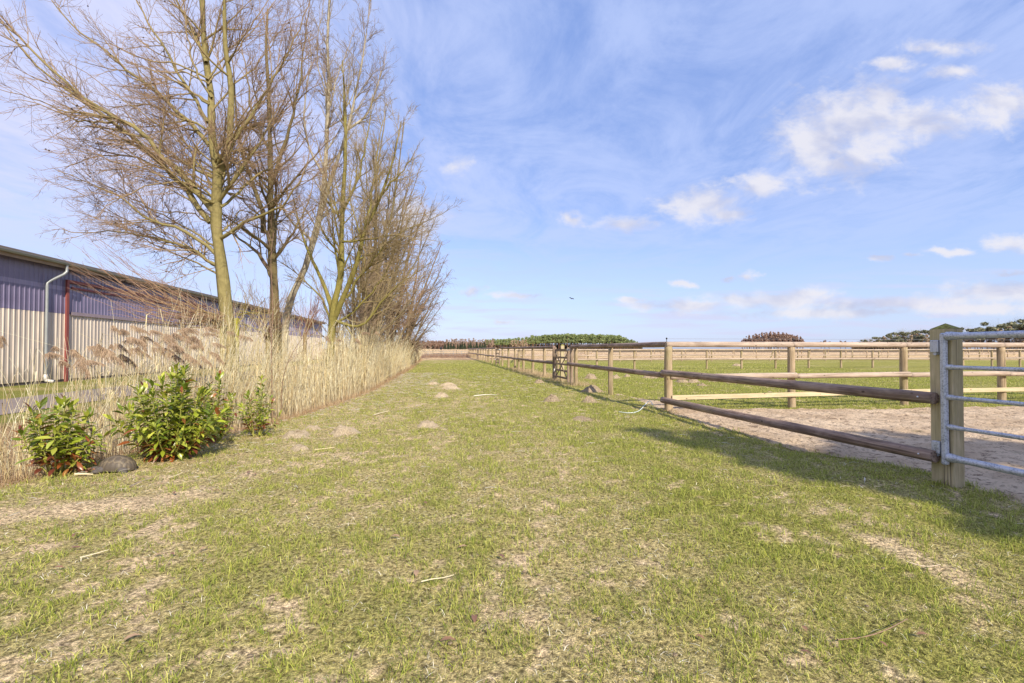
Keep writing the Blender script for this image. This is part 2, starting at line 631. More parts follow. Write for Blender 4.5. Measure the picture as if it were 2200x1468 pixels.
m, n, b = new_mat('molehill_soil', 0.97, 0.03)
co = n.add('ShaderNodeTexCoord').outputs['Object']
a1 = n.noise(co, 60, 5, 0.7)
c = n.mix(n.sstep(a1, 0.35, 0.65), c4((0.24, 0.17, 0.105)), c4((0.64, 0.51, 0.34)))
n.l.new(c, b.inputs['Base Color'])
bump(n, b, a1, 1.0, 0.05)
MAT['soil'] = m
m2_ = m.copy()
for nd in m2_.node_tree.nodes:
    if nd.type == 'MIX':
        nd.inputs[6].default_value = c4((0.48, 0.37, 0.24))
        nd.inputs[7].default_value = c4((0.76, 0.62, 0.42))
MAT['sandy_soil'] = m2_
MAT['asphalt'] = flat_mat('old_asphalt', (0.25, 0.205, 0.18), 0.95, 0.25, 5.0)

# ------------------------------------------------------------------ terrain sheet
def axis(pts):
    out = []
    for a_, b_, n_ in pts:
        out.append(np.linspace(a_, b_, n_, endpoint=False))
    return np.concatenate(out)


xs = np.concatenate([-np.geomspace(9, 900, 46)[::-1], axis([(-8.95, 9.0, 340)]), np.geomspace(9, 900, 60)])
ys = np.concatenate([axis([(-60, 1.0, 22), (1.0, 12, 200), (12, 30, 110), (30, 70, 70), (70, 130, 40)]), np.geomspace(130, 2600, 60)])
GX, GY = np.meshgrid(xs, ys)
SM = sand_mask(GX, GY)
GZ = base_h(GX, GY) + bumps(GX, GY) * (1 - SM) - 0.03 * SM * (GY < 40)


def lerp3(a, b, f):
    return np.asarray(a)[None, None, :] * (1 - f[..., None]) + np.asarray(b)[None, None, :] * f[..., None]


def mixc(c, b, f):
    return c * (1 - f[..., None]) + np.asarray(b)[None, None, :] * f[..., None]


L = lush(GX, GY)
Cg = lerp3((0.41, 0.345, 0.17), (0.25, 0.25, 0.065), ss(0.15, 0.85, L))
Cg = mixc(Cg, (0.58, 0.46, 0.29), bare_mask(GX, GY) * 0.95)
T_ = GX + K * GY
E_ = edge(GY)
Cg = mixc(Cg, (0.32, 0.235, 0.14), ss(0.25, -0.2, T_ - E_) * ss(90, 70, GY) * ss(-6.0, -4.0, T_ - E_ + 1.5))
# verge before the barn
verge = ss(-7.2, -7.8, T_)
Cg = mixc(Cg, (0.22, 0.23, 0.06), verge * (1 - ss(0.5, 0.7, fbm(GX, GY, 77, 3)) * 0.6))
# far fields
n_f = fbm(GX * 0.05, GY * 0.05, 61, 4)
n_g = fbm(GX * 0.4, GY * 0.4, 63, 4)
field = ss(54, 60, GY + 6 * (n_f - 0.5))
Cg = mixc(Cg, (0.30, 0.29, 0.085), ss(16, 32, GY) * (1 - field) * ss(0.35, 0.6, n_g) * 0.7 * (T_ > -2))
Cg = mixc(Cg, (0.56, 0.42, 0.24), field)
Cg = mixc(Cg, (0.25, 0.17, 0.11), ss(0.5, 0.62, n_g) * ss(54, 60, GY) * ss(84, 74, GY))
Cg = mixc(Cg, (0.30, 0.20, 0.13), ss(70, 74, GY) * ss(90, 84, GY) * (T_ < 5))
Cg = mixc(Cg, (0.17, 0.13, 0.085), ss(165, 185, GY + 30 * (n_f - 0.5)) * ss(10, 40, GX))
nx, ny = len(xs), len(ys)
ii = (np.arange(ny - 1)[:, None] * nx + np.arange(nx - 1)[None, :])
quads = np.stack([ii, ii + 1, ii + nx + 1, ii + nx], -1).reshape(-1, 4)
ground = mesh_np('ground', np.stack([GX, GY, GZ], -1).reshape(-1, 3), quads, mat=MAT['ground'], col=Cg.reshape(-1, 3))
props(ground, 'flat grassy ground running out to straw coloured fields', kind='structure')

# trampled sand by the gate: its own sheet
sx = np.arange(2.2, 16.0, 0.055)
sy = np.arange(0.2, 14.0, 0.055)
SX, SY = np.meshgrid(sx, sy)
sm = sand_mask(SX, SY)
hoof = np.abs(fbm(SX * 4.2, SY * 4.2, 91, 4) - 0.5) * 2
SZ = base_h(SX, SY) - 0.006 + 0.022 * sm + 0.050 * (hoof - 0.3) * sm + 0.02 * (fbm(SX * 14, SY * 14, 92, 2) - 0.5)
ii = (np.arange(len(sy) - 1)[:, None] * len(sx) + np.arange(len(sx) - 1)[None, :])
q = np.stack([ii, ii + 1, ii + len(sx) + 1, ii + len(sx)], -1).reshape(-1, 4)
keep = sm.ravel()[q].max(axis=1) > 0.02
q = q[keep]
used, inv = np.unique(q, return_inverse=True)
sand = mesh_np('sand_track', np.stack([SX, SY, SZ], -1).reshape(-1, 3)[used], inv.reshape(-1, 4), mat=MAT['sand'])
props(sand, 'trampled bare sand behind the galvanised gate', kind='structure')

# access road before the barn
rt = np.linspace(-11.1, -8.5, 8)
ry = np.linspace(-8, 75, 60)
RT, RY = np.meshgrid(rt, ry)
RX = RT - K * RY
RZ = base_h(RX, RY) + 0.012 + 0.02 * (1 - ((RT + 9.8) / 1.3) ** 2)
ii = (np.arange(59)[:, None] * 8 + np.arange(7)[None, :])
road = mesh_np('road', np.stack([RX, RY, RZ], -1).reshape(-1, 3), np.stack([ii, ii + 1, ii + 9, ii + 8], -1).reshape(-1, 4), mat=MAT['asphalt'])
props(road, 'narrow grey asphalt road between barn and reeds', kind='structure')

# ------------------------------------------------------------------ turf blades
def blades(X, Y, ln, wd, lean, az, colr, Z=None):
    """bent grass blades: 2 quads and a tip"""
    n_ = len(X)
    Z = gz(X, Y) if Z is None else Z
    b0 = np.stack([X, Y, Z - 0.004], -1)
    a2 = RNG.uniform(0, 2 * np.pi, n_)
    side = np.stack([np.cos(a2), np.sin(a2), np.zeros(n_)], -1) * wd[:, None] / 2
    h = np.stack([np.cos(az) * np.sin(lean), np.sin(az) * np.sin(lean), np.cos(lean)], -1)
    l2 = np.minimum(lean + 0.55, 1.5)
    h2 = np.stack([np.cos(az) * np.sin(l2), np.sin(az) * np.sin(l2), np.cos(l2)], -1)
    p1 = b0 + h * ln[:, None] * 0.55
    p2 = p1 + h2 * ln[:, None] * 0.45
    V = np.stack([b0 - side, b0 + side, p1 + side * 0.8, p1 - side * 0.8, p2], 1).reshape(-1, 3)
    k = np.arange(n_)[:, None] * 5
    F4 = k + np.array([0, 1, 2, 3])
    F3 = k + np.array([3, 2, 4])
    C = np.repeat(colr, 5, axis=0)
    return V, F4, F3, C


def sample_field(y0, y1, dens, x_lo, x_hi):
    """random points inside the widened view wedge between two distances"""
    ym = (y0 + y1) / 2
    xl, xh = max(x_lo, -1.22 * y1 - 0.5), min(x_hi, 1.22 * y1 + 0.5)
    n_ = int(dens * (y1 - y0) * (xh - xl))
    Y = RNG.uniform(y0, y1, n_)
    X = RNG.uniform(xl, xh, n_)
    k = np.abs(X) < 1.2 * Y + 0.5
    return X[k], Y[k]


GREEN = np.array([[0.31, 0.36, 0.055], [0.44, 0.46, 0.09], [0.20, 0.25, 0.04], [0.54, 0.53, 0.15]])
STRAW = np.array([[0.72, 0.62, 0.33], [0.58, 0.49, 0.23], [0.90, 0.85, 0.68], [0.55, 0.48, 0.18]])
Vs, F4s, F3s, Cs = [], [], [], []
off = 0
for (y0, y1, dens, lf, wf) in [(1.35, 2.6, 6000, 1.05, 1.35), (2.6, 4.2, 4600, 1.05, 1.5), (4.2, 6.5, 3000, 1.05, 1.9), (6.5, 10, 1500, 1.1, 2.6), (10, 16, 620, 1.15, 3.8), (16, 26, 220, 1.25, 5.5), (26, 42, 60, 1.4, 9)]:
    X, Y = sample_field(y0, y1, dens, -9, 22)
    T = X + K * Y
    k = (T > edge(Y) - 0.35 + 0.3 * (vn(Y * 3, X * 3, 5) - 0.5)) & (sand_mask(X, Y) < 0.35 + 0.3 * RNG.random(len(X)))
    X, Y, T = X[k], Y[k], T[k]
    bm_ = bare_mask(X, Y)
    tuft = fbm(X * 9, Y * 9, 71, 3)
    k = (~hill_mask(X, Y)) & (RNG.random(len(X)) > np.clip(bm_ * 0.93 + ss(0.50, 0.32, tuft) * 0.35, 0, 0.96))
    X, Y, T, tuft = X[k], Y[k], T[k], tuft[k]
    g = lush(X, Y) * 0.62 + 0.38 * ss(0.35, 0.62, tuft) + RNG.normal(0, 0.17, len(X))
    isg = g > 0.35
    ln = np.where(isg, RNG.uniform(0.022, 0.058, len(X)) * (0.65 + 0.8 * ss(0.35, 0.7, tuft)), RNG.uniform(0.015, 0.055, len(X))) * lf
    wd = np.where(isg, RNG.uniform(0.0016, 0.0032, len(X)), RNG.uniform(0.0012, 0.0026, len(X))) * wf
    lean = np.where(isg, np.abs(RNG.normal(0.65, 0.40, len(X))), RNG.uniform(0.8, 1.45, len(X)))
    az = RNG.uniform(0, 2 * np.pi, len(X))
    cg_ = GREEN[RNG.integers(0, 4, len(X))]
    cs_ = STRAW[RNG.integers(0, 4, len(X))]
    C = np.where(isg[:, None], cg_, cs_) * RNG.uniform(0.75, 1.25, (len(X), 1))
    V, F4, F3, C = blades(X, Y, ln, wd, lean, az, C)
    Vs.append(V); F4s.append(F4 + off); F3s.append(F3 + off); Cs.append(C)
    off += len(V)
grass = mesh_np('grass', np.concatenate(Vs), np.concatenate(F4s), np.concatenate(F3s), MAT['grass'], np.concatenate(Cs), smooth=False)
props(grass, 'patchy green and straw coloured turf of the lane and paddock', 'grass', kind='stuff')
del Vs, F4s, F3s, Cs

# dead grass skirt along the reed edge and tufts round the posts
n_ = 30000
Y = RNG.uniform(3.5, 60, n_) ** 1.0
Y = 3.5 + (60 - 3.5) * RNG.random(n_) ** 2.0
T = edge(Y) + RNG.normal(-0.10, 0.20, n_)
X = T - K * Y
ln = RNG.uniform(0.06, 0.26, n_)
wd = RNG.uniform(0.002, 0.004, n_) * (1 + Y / 12)
C = np.array([[0.42, 0.28, 0.16], [0.50, 0.37, 0.21], [0.34, 0.22, 0.13]])[RNG.integers(0, 3, n_)] * RNG.uniform(0.8, 1.2, (n_, 1))
A1 = blades(X, Y, ln, wd, np.abs(RNG.normal(0.6, 0.4, n_)), RNG.uniform(0, 6.28, n_), C)
n2_ = 9000
cen = []
for yy_ in [21.6, 24.3, 24.3, 27, 27, 30, 22.5, 23.2, 19, 16.8]:
    cen.append((FENCE_T - K * yy_ + 0.1, yy_))
cen = np.array(cen)
ci_ = RNG.integers(0, len(cen), n2_)
X2 = cen[ci_, 0] + RNG.normal(0, 0.35, n2_)
Y2 = cen[ci_, 1] + RNG.normal(0, 0.6, n2_)
C2 = np.array([[0.48, 0.36, 0.2], [0.56, 0.43, 0.26]])[RNG.integers(0, 2, n2_)] * RNG.uniform(0.8, 1.2, (n2_, 1))
A2 = blades(X2, Y2, RNG.uniform(0.08, 0.24, n2_), RNG.uniform(0.004, 0.009, n2_), np.abs(RNG.normal(0.6, 0.4, n2_)), RNG.uniform(0, 6.28, n2_), C2)
dg = mesh_np('dead_grass', np.concatenate([A1[0], A2[0]]), np.concatenate([A1[1], A2[1] + len(A1[0])]), np.concatenate([A1[2], A2[2] + len(A1[0])]), MAT['reed'], np.concatenate([A1[3], A2[3]]), smooth=False)
props(dg, 'pale dead grass along the foot of the reeds and fence posts', 'dry grass', kind='stuff')

# straw litter lying on the lane
n_ = 2300
Y = 3.0 + 22 * RNG.random(n_) ** 0.8
T = np.where(RNG.random(n_) < 0.7, edge(Y) + np.abs(RNG.normal(0, 1.3, n_)), RNG.uniform(-3.5, 4.6, n_))
X = T - K * Y
k = (np.abs(X) < 1.2 * Y)
X, Y = X[k], Y[k]
n_ = len(X)
ln = RNG.uniform(0.03, 0.16, n_) * (0.4 + np.minimum(Y, 16) / 14)
az = RNG.normal(0.1, 0.8, n_)
d = np.stack([np.cos(az), np.sin(az), RNG.normal(0, 0.06, n_)], -1) * ln[:, None] / 2
ctr = np.stack([X, Y, gz(X, Y) + 0.022 + 0.012 * RNG.random(n_)], -1)
P = np.stack([ctr - d, ctr + np.stack([0 * X, 0 * X, 0.006 + 0 * X], -1), ctr + d], 1)
rr = np.stack([np.full(n_, 1.0)] * 3, 1) * (RNG.uniform(0.0009, 0.0018, n_) * (1 + Y / 9))[:, None]
V, q = tubes(P, rr, 3)
cc = np.array([[0.62, 0.53, 0.36], [0.52, 0.42, 0.27], [0.70, 0.65, 0.54]])[RNG.integers(0, 3, n_)]
st_ = mesh_np('straw_litter', V, q, mat=MAT['reed'], col=np.repeat(cc, 9, axis=0))
props(st_, 'short broken straws scattered over the lane', 'straw', kind='stuff')


# ------------------------------------------------------------------ reed bed
def reed_paths(X, Y, Z0, H, leanx, leany, N=5):
    n_ = len(X)
    s = np.linspace(0, 1, N)[None, :]
    curve = s ** 1.7
    P = np.zeros((n_, N, 3))
    P[:, :, 0] = X[:, None] + leanx[:, None] * H[:, None] * curve
    P[:, :, 1] = Y[:, None] + leany[:, None] * H[:, None] * curve
    P[:, :, 2] = Z0[:, None] + H[:, None] * (s - 0.12 * s * s * (np.abs(leanx) + np.abs(leany))[:, None])
    return P


parts = []
# (distance range, depth of bed behind the edge, stems per m2, height)
for (y0, y1, wdt, dens, h0, h1) in [(3.6, 6.6, 1.6, 230, 0.9, 1.75), (6.6, 9.0, 2.3, 190, 1.3, 2.3), (9.0, 14, 2.6, 125, 1.6, 2.6), (14, 24, 2.6, 100, 1.6, 2.6), (24, 60, 2.4, 60, 1.6, 2.5)]:
    n_ = int((y1 - y0) * wdt * dens)
    Y = RNG.uniform(y0, y1, n_)
    dd = wdt * RNG.random(n_) ** 1.25
    T = edge(Y) - 0.05 - dd + 0.55 * (fbm(Y * 1.1, Y * 0 + 3, 88, 4) - 0.5)
    X = T - K * Y
    clump = fbm(X * 1.3, Y * 1.3, 83, 3)
    k = RNG.random(n_) < 0.45 + 1.2 * (clump - 0.3)
    if y1 < 7:
        k &= RNG.random(n_) < np.where(dd > 0.5, 0.45, 1.0)
    X, Y, dd, clump = X[k], Y[k], dd[k], clump[k]
    n_ = len(X)
    H = RNG.uniform(h0 * 0.8, h1, n_) * (0.55 + 0.9 * clump) * np.where(dd < 0.35, 0.72 + 0.5 * dd, 1.0)
    short = RNG.random(n_) < (0.66 if y1 < 7 else 0.25)
    H = np.where(short, H * RNG.uniform(0.3, 0.75, n_), H)
    lx = RNG.normal(0.08 if y1 < 10 else 0.03, 0.13, n_) + 0.35 * (clump - 0.5)
    ly = RNG.normal(0, 0.12, n_)
    wild = RNG.random(n_) < 0.09
    lx = np.where(wild, RNG.normal(0, 0.30 if y1 < 7 else 0.5, n_), lx)
    Z0 = base_h(X, Y) - 0.02
    P = reed_paths(X, Y, Z0, H, lx, ly)
    rad = RNG.uniform(0.0034, 0.0064, n_) * (1 + np.maximum(Y - 8, 0) / 26)
    Rr = rad[:, None] * np.linspace(1.0, 0.35, 5)[None, :]
    V, q = tubes(P, Rr, 3)
    pal = np.array([[0.90, 0.77, 0.42], [0.95, 0.87, 0.60], [0.74, 0.58, 0.31], [0.92, 0.83, 0.56]])
    c = pal[RNG.integers(0, 4, n_)] * RNG.uniform(0.78, 1.06, (n_, 1))
    cb = np.array([0.58, 0.42, 0.25])
    s = np.linspace(0, 1, 5)[None, :, None]
    f_ = np.clip(1 - s * 3.2, 0, 1) * 0.75
    cv = c[:, None, :] * (1 - f_) + cb * f_
    cv = np.repeat(cv, 3, axis=1).reshape(-1, 3)
    parts.append((V, q, cv))
    # leaves: narrow ribbons leaving the stem
    for rep in range(2):
        k = RNG.random(n_) < 0.7
        s0 = RNG.uniform(0.35, 0.92, k.sum())
        Pk = P[k]
        fi = s0 * 4
        i0 = np.minimum(fi.astype(int), 3)
        fr = (fi - i0)[:, None]
        p0 = Pk[np.arange(len(Pk)), i0] * (1 - fr) + Pk[np.arange(len(Pk)), i0 + 1] * fr
        az = RNG.normal(0.0, 1.6, len(Pk))
        LL = RNG.uniform(0.10, 0.38, len(Pk)) * H[k] / 1.6
        dr = RNG.uniform(0.15, 0.8, len(Pk))
        hd = np.stack([np.cos(az), np.sin(az), 0 * az], -1)
        p1 = p0 + hd * (LL * 0.35 * dr)[:, None] + np.array([0, 0, 1]) * (LL * 0.5)[:, None]
        p2 = p1 + hd * (LL * 0.5)[:, None] + np.array([0, 0, 1]) * (LL * (0.35 - 0.8 * dr))[:, None]
        wv = np.stack([-np.sin(az), np.cos(az), 0 * az], -1) * (0.0045 * (1 + np.maximum(Y[k] - 8, 0) / 26))[:, None]
        V = np.stack([p0 - wv * 0.6, p0 + wv * 0.6, p1 + wv, p1 - wv, p2 + wv * 0.15, p2 - wv * 0.15], 1).reshape(-1, 3)
        kk = np.arange(len(Pk))[:, None] * 6
        q = np.concatenate([kk + np.array([0, 1, 2, 3]), kk + np.array([3, 2, 4, 5])])
        parts.append((V, q, np.repeat(c[k] * 0.95, 6, axis=0)))
V, q, cv = merge(parts)
reeds = mesh_np('reed_bed', V, q, mat=MAT['reed'], col=cv)
props(reeds, 'dense bed of tall straw coloured dry reeds in the ditch', 'reeds', kind='stuff')
del parts


# feathery seed heads on tall reeds
def plume_mesh(seed):
    r = np.random.default_rng(seed)
    n_ = 260
    s = r.random(n_)
    axis_p = np.stack([0.24 * s ** 1.1, 0.02 * np.sin(s * 9), 0.15 * s - 0.17 * s ** 2.0], -1)
    az = r.uniform(0, 6.28, n_)
    ln = r.uniform(0.03, 0.12, n_) * (1.2 - s * 0.8)
    d = np.stack([0.75 + 0.45 * np.cos(az), 0.55 * np.sin(az), -0.55 - 0.4 * r.random(n_)], -1)
    P = np.stack([axis_p, axis_p + d * ln[:, None] * 0.5 + np.array([0, 0, 0.006]), axis_p + d * ln[:, None]], 1)
    V, q = tubes(P, np.broadcast_to(np.array([0.0008, 0.0017, 0.0008])[None, :], (n_, 3)), 3)
    c = np.array([[0.34, 0.23, 0.15], [0.46, 0.32, 0.20], [0.56, 0.42, 0.28]])[r.integers(0, 3, n_)]
    return V, q, np.repeat(c, 9, axis=0)


plume_src = []
for sd in range(4):
    V, q, c = plume_mesh(sd + 5)
    me_o = mesh_np('plume', V, q, mat=MAT['reed'], col=c)
    plume_src.append(me_o.data)
    bpy.data.objects.remove(me_o)
sxy = [(2, 722, 5.4), (92, 762, 5.6), (118, 748, 5.8), (128, 778, 5.6), (150, 752, 6.1), (165, 768, 5.5), (186, 745, 6.1), (238, 700, 6.3), (258, 712, 6.6),
       (268, 726, 6.2), (246, 738, 6.6), (286, 704, 6.9), (302, 722, 6.6), (318, 712, 7.0), (330, 735, 6.8), (345, 722, 7.2), (362, 738, 7.0), (388, 708, 7.4), (398, 722, 7.2),
       (404, 745, 7.0), (432, 718, 7.6), (455, 738, 7.4), (486, 712, 8.0), (512, 722, 8.4), (700, 722, 11.4), (722, 730, 12.6), (776, 716, 13.6), (806, 712, 14.8), (765, 728, 12.6), (218, 752, 5.9), (176, 778, 5.7), (292, 748, 6.3), (375, 752, 6.8)]
rp = random.Random(3)
sxy += [(rp.uniform(195, 470), rp.uniform(698, 765), rp.uniform(6.0, 7.8)) for _ in range(26)]
for i, (ax, ay, Yd) in enumerate(sxy):
    p = px(ax, ay, Yd)
    g0 = float(base_h(np.array(p[0] - 0.12), np.array(Yd)))
    root = empty('plumed_reed', (p[0] - 0.16, Yd, g0), 'tall dry reed with a feathery brown seed head bent over', 'reed', 'plumed reeds standing over the reed bed')
    H = p[2] - g0
    s = np.linspace(0, 1, 7)
    P = np.stack([p[0] - 0.16 * (1 - s ** 1.6) , 0 * s + Yd, g0 + H * s], -1)[None]
    V, q = tubes(P, (0.0038 * np.linspace(1, 0.4, 7))[None], 4)
    mesh_np('stem', V - np.array(root.location), q, mat=MAT['reed'], col=np.array([0.64, 0.53, 0.31]), parent=None).parent = root
    pl_o = bpy.data.objects.new('plume', plume_src[i % 4])
    COL.objects.link(pl_o)
    pl_o.parent = root
    pl_o.location = Vector(p) - root.location
    sc_ = 0.75 + 0.6 * random.random()
    pl_o.scale = (sc_,) * 3
    pl_o.rotation_euler = (random.uniform(-0.2, 0.2), random.uniform(0.0, 0.75), random.uniform(-0.9, 0.6))


# ------------------------------------------------------------------ bare trees
def resample(pts, N):
    pts = np.asarray(pts, float)
    # Catmull-Rom through the points
    P = np.concatenate([[2 * pts[0] - pts[1]], pts, [2 * pts[-1] - pts[-2]]])
    out = []
    for i in range(1, len(P) - 2):
        for t in np.linspace(0, 1, 8, endpoint=False):
            a_, b_, c_, d_ = P[i - 1], P[i], P[i + 1], P[i + 2]
            out.append(0.5 * ((2 * b_) + (-a_ + c_) * t + (2 * a_ - 5 * b_ + 4 * c_ - d_) * t * t + (-a_ + 3 * b_ - 3 * c_ + d_) * t ** 3))
    out.append(P[-2])
    out = np.array(out)
    L = np.concatenate([[0], np.cumsum(np.linalg.norm(np.diff(out, axis=0), axis=1))])
    s = np.linspace(0, L[-1], N)
    return np.stack([np.interp(s, L, out[:, k]) for k in range(3)], -1)


def grow(P, Rr, per_m, mmin, tr, ang, lr, up, wig, N2, rf, rtip, rng, lcap=9.0, lfloor=0.12, bend=0.0):
    B, N, _ = P.shape
    seg = np.linalg.norm(np.diff(P, axis=1), axis=2)
    L = seg.sum(1)
    cnt = np.maximum(mmin, np.round(L * per_m * rng.uniform(0.7, 1.3, B))).astype(int)
    idx = np.repeat(np.arange(B), cnt)
    M_ = len(idx)
    t = rng.uniform(tr[0], tr[1], M_)
    f = t * (N - 1)
    i0 = np.minimum(f.astype(int), N - 2)
    fr = (f - i0)[:, None]
    pos = P[idx, i0] * (1 - fr) + P[idx, i0 + 1] * fr
    tan = P[idx, i0 + 1] - P[idx, i0]
    tan /= np.linalg.norm(tan, axis=1, keepdims=True) + 1e-9
    rad = Rr[idx, i0] * (1 - fr[:, 0]) + Rr[idx, i0 + 1] * fr[:, 0]
    v = rng.normal(0, 1, (M_, 3))
    v -= (v * tan).sum(1, keepdims=True) * tan
    v /= np.linalg.norm(v, axis=1, keepdims=True)
    a = R(1) * rng.normal(ang[0], ang[1], M_)[:, None]
    d = np.cos(a) * tan + np.sin(a) * v
    ln = np.clip(np.minimum(L[idx], lcap) * lr * (1.25 - 0.85 * t) * rng.uniform(0.55, 1.35, M_), lfloor, lcap)
    step = (ln / (N2 - 1))[:, None]
    Q = np.zeros((M_, N2, 3))
    Q[:, 0] = pos
    upv = np.array([0, 0, 1.0])
    for k in range(1, N2):
        Q[:, k] = Q[:, k - 1] + d * step
        d = d + upv * up * (k ** bend) + rng.normal(0, wig, (M_, 3))
        d /= np.linalg.norm(d, axis=1, keepdims=True)
    r0 = np.minimum(rad * rf, ln * 0.018 + rtip)
    R2 = r0[:, None] + (np.minimum(rtip, r0) - r0)[:, None] * (np.linspace(0, 1, N2) ** 0.8)[None, :]
    return Q, R2


def bark_col(Rr, thick, thin, r_hi=0.03, r_lo=0.004, rng=None):
    f = np.clip((Rr - r_lo) / (r_hi - r_lo), 0, 1)[..., None]
    c = np.asarray(thin) * (1 - f) + np.asarray(thick) * f
    if rng is not None:
        c = c * rng.uniform(0.8, 1.2, (Rr.shape[0], 1, 1))
    return c


def make_tree(name, label, base, trunks, limbs, levels, thick, thin, seed, group=None, trunk_t=(0.35, 1.0), knobs=0):
    """trunks / limbs: lists of (points, r0, r1)"""
    rng = np.random.default_rng(seed)
    root = empty(name, tuple(base), label, 'tree', group)
    o3 = np.array(base)
    parts = []
    polys = []
    for pts, r0, r1 in trunks:
        P = resample(pts, 26)
        s = np.linspace(0, 1, 26)
        Rr = r0 + (r1 - r0) * s ** 0.8
        if pts[0][2] < 0.8:
            Rr = Rr * (1 + 0.5 * np.exp(-(P[:, 2] - P[0, 2]) / 0.35))
        Rr = Rr * (1 + 0.06 * np.sin(s * 40 + seed))
        V, q = tubes(P[None], Rr[None], 12)
        V = V + rng.normal(0, 1, V.shape) * 0.012 * min(1, r0 * 6)
        parts.append((V - o3, q, np.repeat(bark_col(Rr[None], thick, thin)[0], 12, axis=0)))
        polys.append((P, Rr))
    V, q, c = merge(parts)
    mesh_np('trunk', V, q, mat=MAT['bark'], col=c, parent=None).parent = root
    parts = []
    lim = []
    for pts, r0, r1 in limbs:
        P = resample(pts, 16)
        P[1:] += rng.normal(0, 0.02, (15, 3))
        Rr = r0 + (r1 - r0) * np.linspace(0, 1, 16) ** 0.8
        lim.append((P, Rr))
    if lim:
        LP = np.stack([a_[0] for a_ in lim])
        LR = np.stack([a_[1] for a_ in lim])
        V, q = tubes(LP, LR, 7)
        parts.append((V - o3, q, np.repeat(bark_col(LR, thick, thin).reshape(-1, 3), 7, axis=0)))
    TP = np.stack([resample(a_[0], 16) for a_ in polys])
    TR = np.stack([np.interp(np.linspace(0, 1, 16), np.linspace(0, 1, 26), a_[1]) for a_ in polys])
    src = []
    q0 = levels[0]
    # first level from the trunks
    if q0:
        Q, R2 = grow(TP, TR, rng=rng, tr=trunk_t, **q0)
        V, q = tubes(Q, R2, 5)
        parts.append((V - o3, q, np.repeat(bark_col(R2, thick, thin).reshape(-1, 3), 5, axis=0)))
        src.append((Q, R2))
    if lim:
        src.append((LP, LR))
    for li, lv in enumerate(levels[1:]):
        nxt = []
        for (P, Rr) in src:
            Q, R2 = grow(P, Rr, rng=rng, **lv)
            V, q = tubes(Q, R2, 4 if li == 0 else 3)
            parts.append((V - o3, q, np.repeat(bark_col(R2, thick, thin, rng=rng).reshape(-1, 3), 4 if li == 0 else 3, axis=0)))
            nxt.append((Q, R2))
        # long limbs keep carrying fine twigs directly too
        src = nxt
    if knobs:
        ends = np.concatenate([a_[0].reshape(-1, 3) for a_ in src])
        pk = ends[rng.integers(0, len(ends), knobs)]
        P = np.stack([pk - [0, 0, 0.018], pk - [0, 0, 0.006], pk + [0, 0, 0.006], pk + [0, 0, 0.018]], 1)
        V, q = tubes(P, np.broadcast_to(np.array([0.006, 0.019, 0.019, 0.006])[None], (knobs, 4)), 5)
        parts.append((V - o3, q, np.array([0.05, 0.035, 0.03])))
    V, q, c = merge(parts)
    mesh_np('crown', V, q, mat=MAT['twig'], col=c, parent=None).parent = root
    return root


def LM(Y0, Y1, pts, r0, r1):
    n_ = len(pts)
    return ([px(x, y, Y0 + (Y1 - Y0) * i / max(1, n_ - 1)) for i, (x, y) in enumerate(pts)], r0, r1)


def base_at(x, Y):
    X = (x - 1100) / F * Y
    return np.array([X, Y, float(base_h(np.array(X), np.array(Y))) - 0.05])


MOSS = (0.245, 0.205, 0.085)
MOSS2 = (0.22, 0.20, 0.065)
TW1 = (0.33, 0.225, 0.14)
TW2 = (0.34, 0.26, 0.15)
lv1 = dict(per_m=1.5, mmin=4, ang=(52, 14), lr=0.32, up=0.05, wig=0.10, N2=8, rf=0.55, rtip=0.006)
lv2 = dict(per_m=3.7, mmin=6, tr=(0.08, 1.0), ang=(34, 12), lr=0.46, up=0.045, wig=0.10, N2=7, rf=0.6, rtip=0.0038, lcap=3.2)
lv3 = dict(per_m=7.0, mmin=3, tr=(0.12, 1.0), ang=(34, 13), lr=0.55, up=0.05, wig=0.12, N2=5, rf=0.7, rtip=0.0030, lcap=1.4)
lv4 = dict(per_m=6.5, mmin=2, tr=(0.15, 1.0), ang=(36, 14), lr=0.55, up=0.05, wig=0.13, N2=4, rf=0.8, rtip=0.0024, lcap=0.75, lfloor=0.14)

rx = random.Random(21)
XL = []
for i in range(26):
    ys_ = rx.uniform(150, 600)
    xs_ = float(np.interp(ys_, [134, 300, 420, 600], [443, 456, 465, 478]))
    if i % 3 != 2:
        xe_ = rx.uniform(95, 330)
        ye_ = ys_ - (xs_ - xe_) * rx.uniform(0.15, 0.75)
    else:
        xe_ = rx.uniform(540, 665)
        ye_ = ys_ - (xe_ - xs_) * rx.uniform(0.4, 1.3)
    xm_, ym_ = xs_ * 0.5 + xe_ * 0.5, ys_ * 0.5 + ye_ * 0.5 + rx.uniform(-25, 10)
    XL.append(LM(12, 12 + rx.uniform(-2.0, 2.6), [(xs_, ys_), (xs_ * 0.75 + xe_ * 0.25, ys_ * 0.78 + ye_ * 0.22 - 12), (xm_, ym_), (xe_ * 0.8 + xs_ * 0.2, ye_ * 0.85 + ys_ * 0.15 + rx.uniform(-10, 8)), (xe_, ye_)], rx.uniform(0.02, 0.035), 0.006))
b = base_at(497, 12.0)
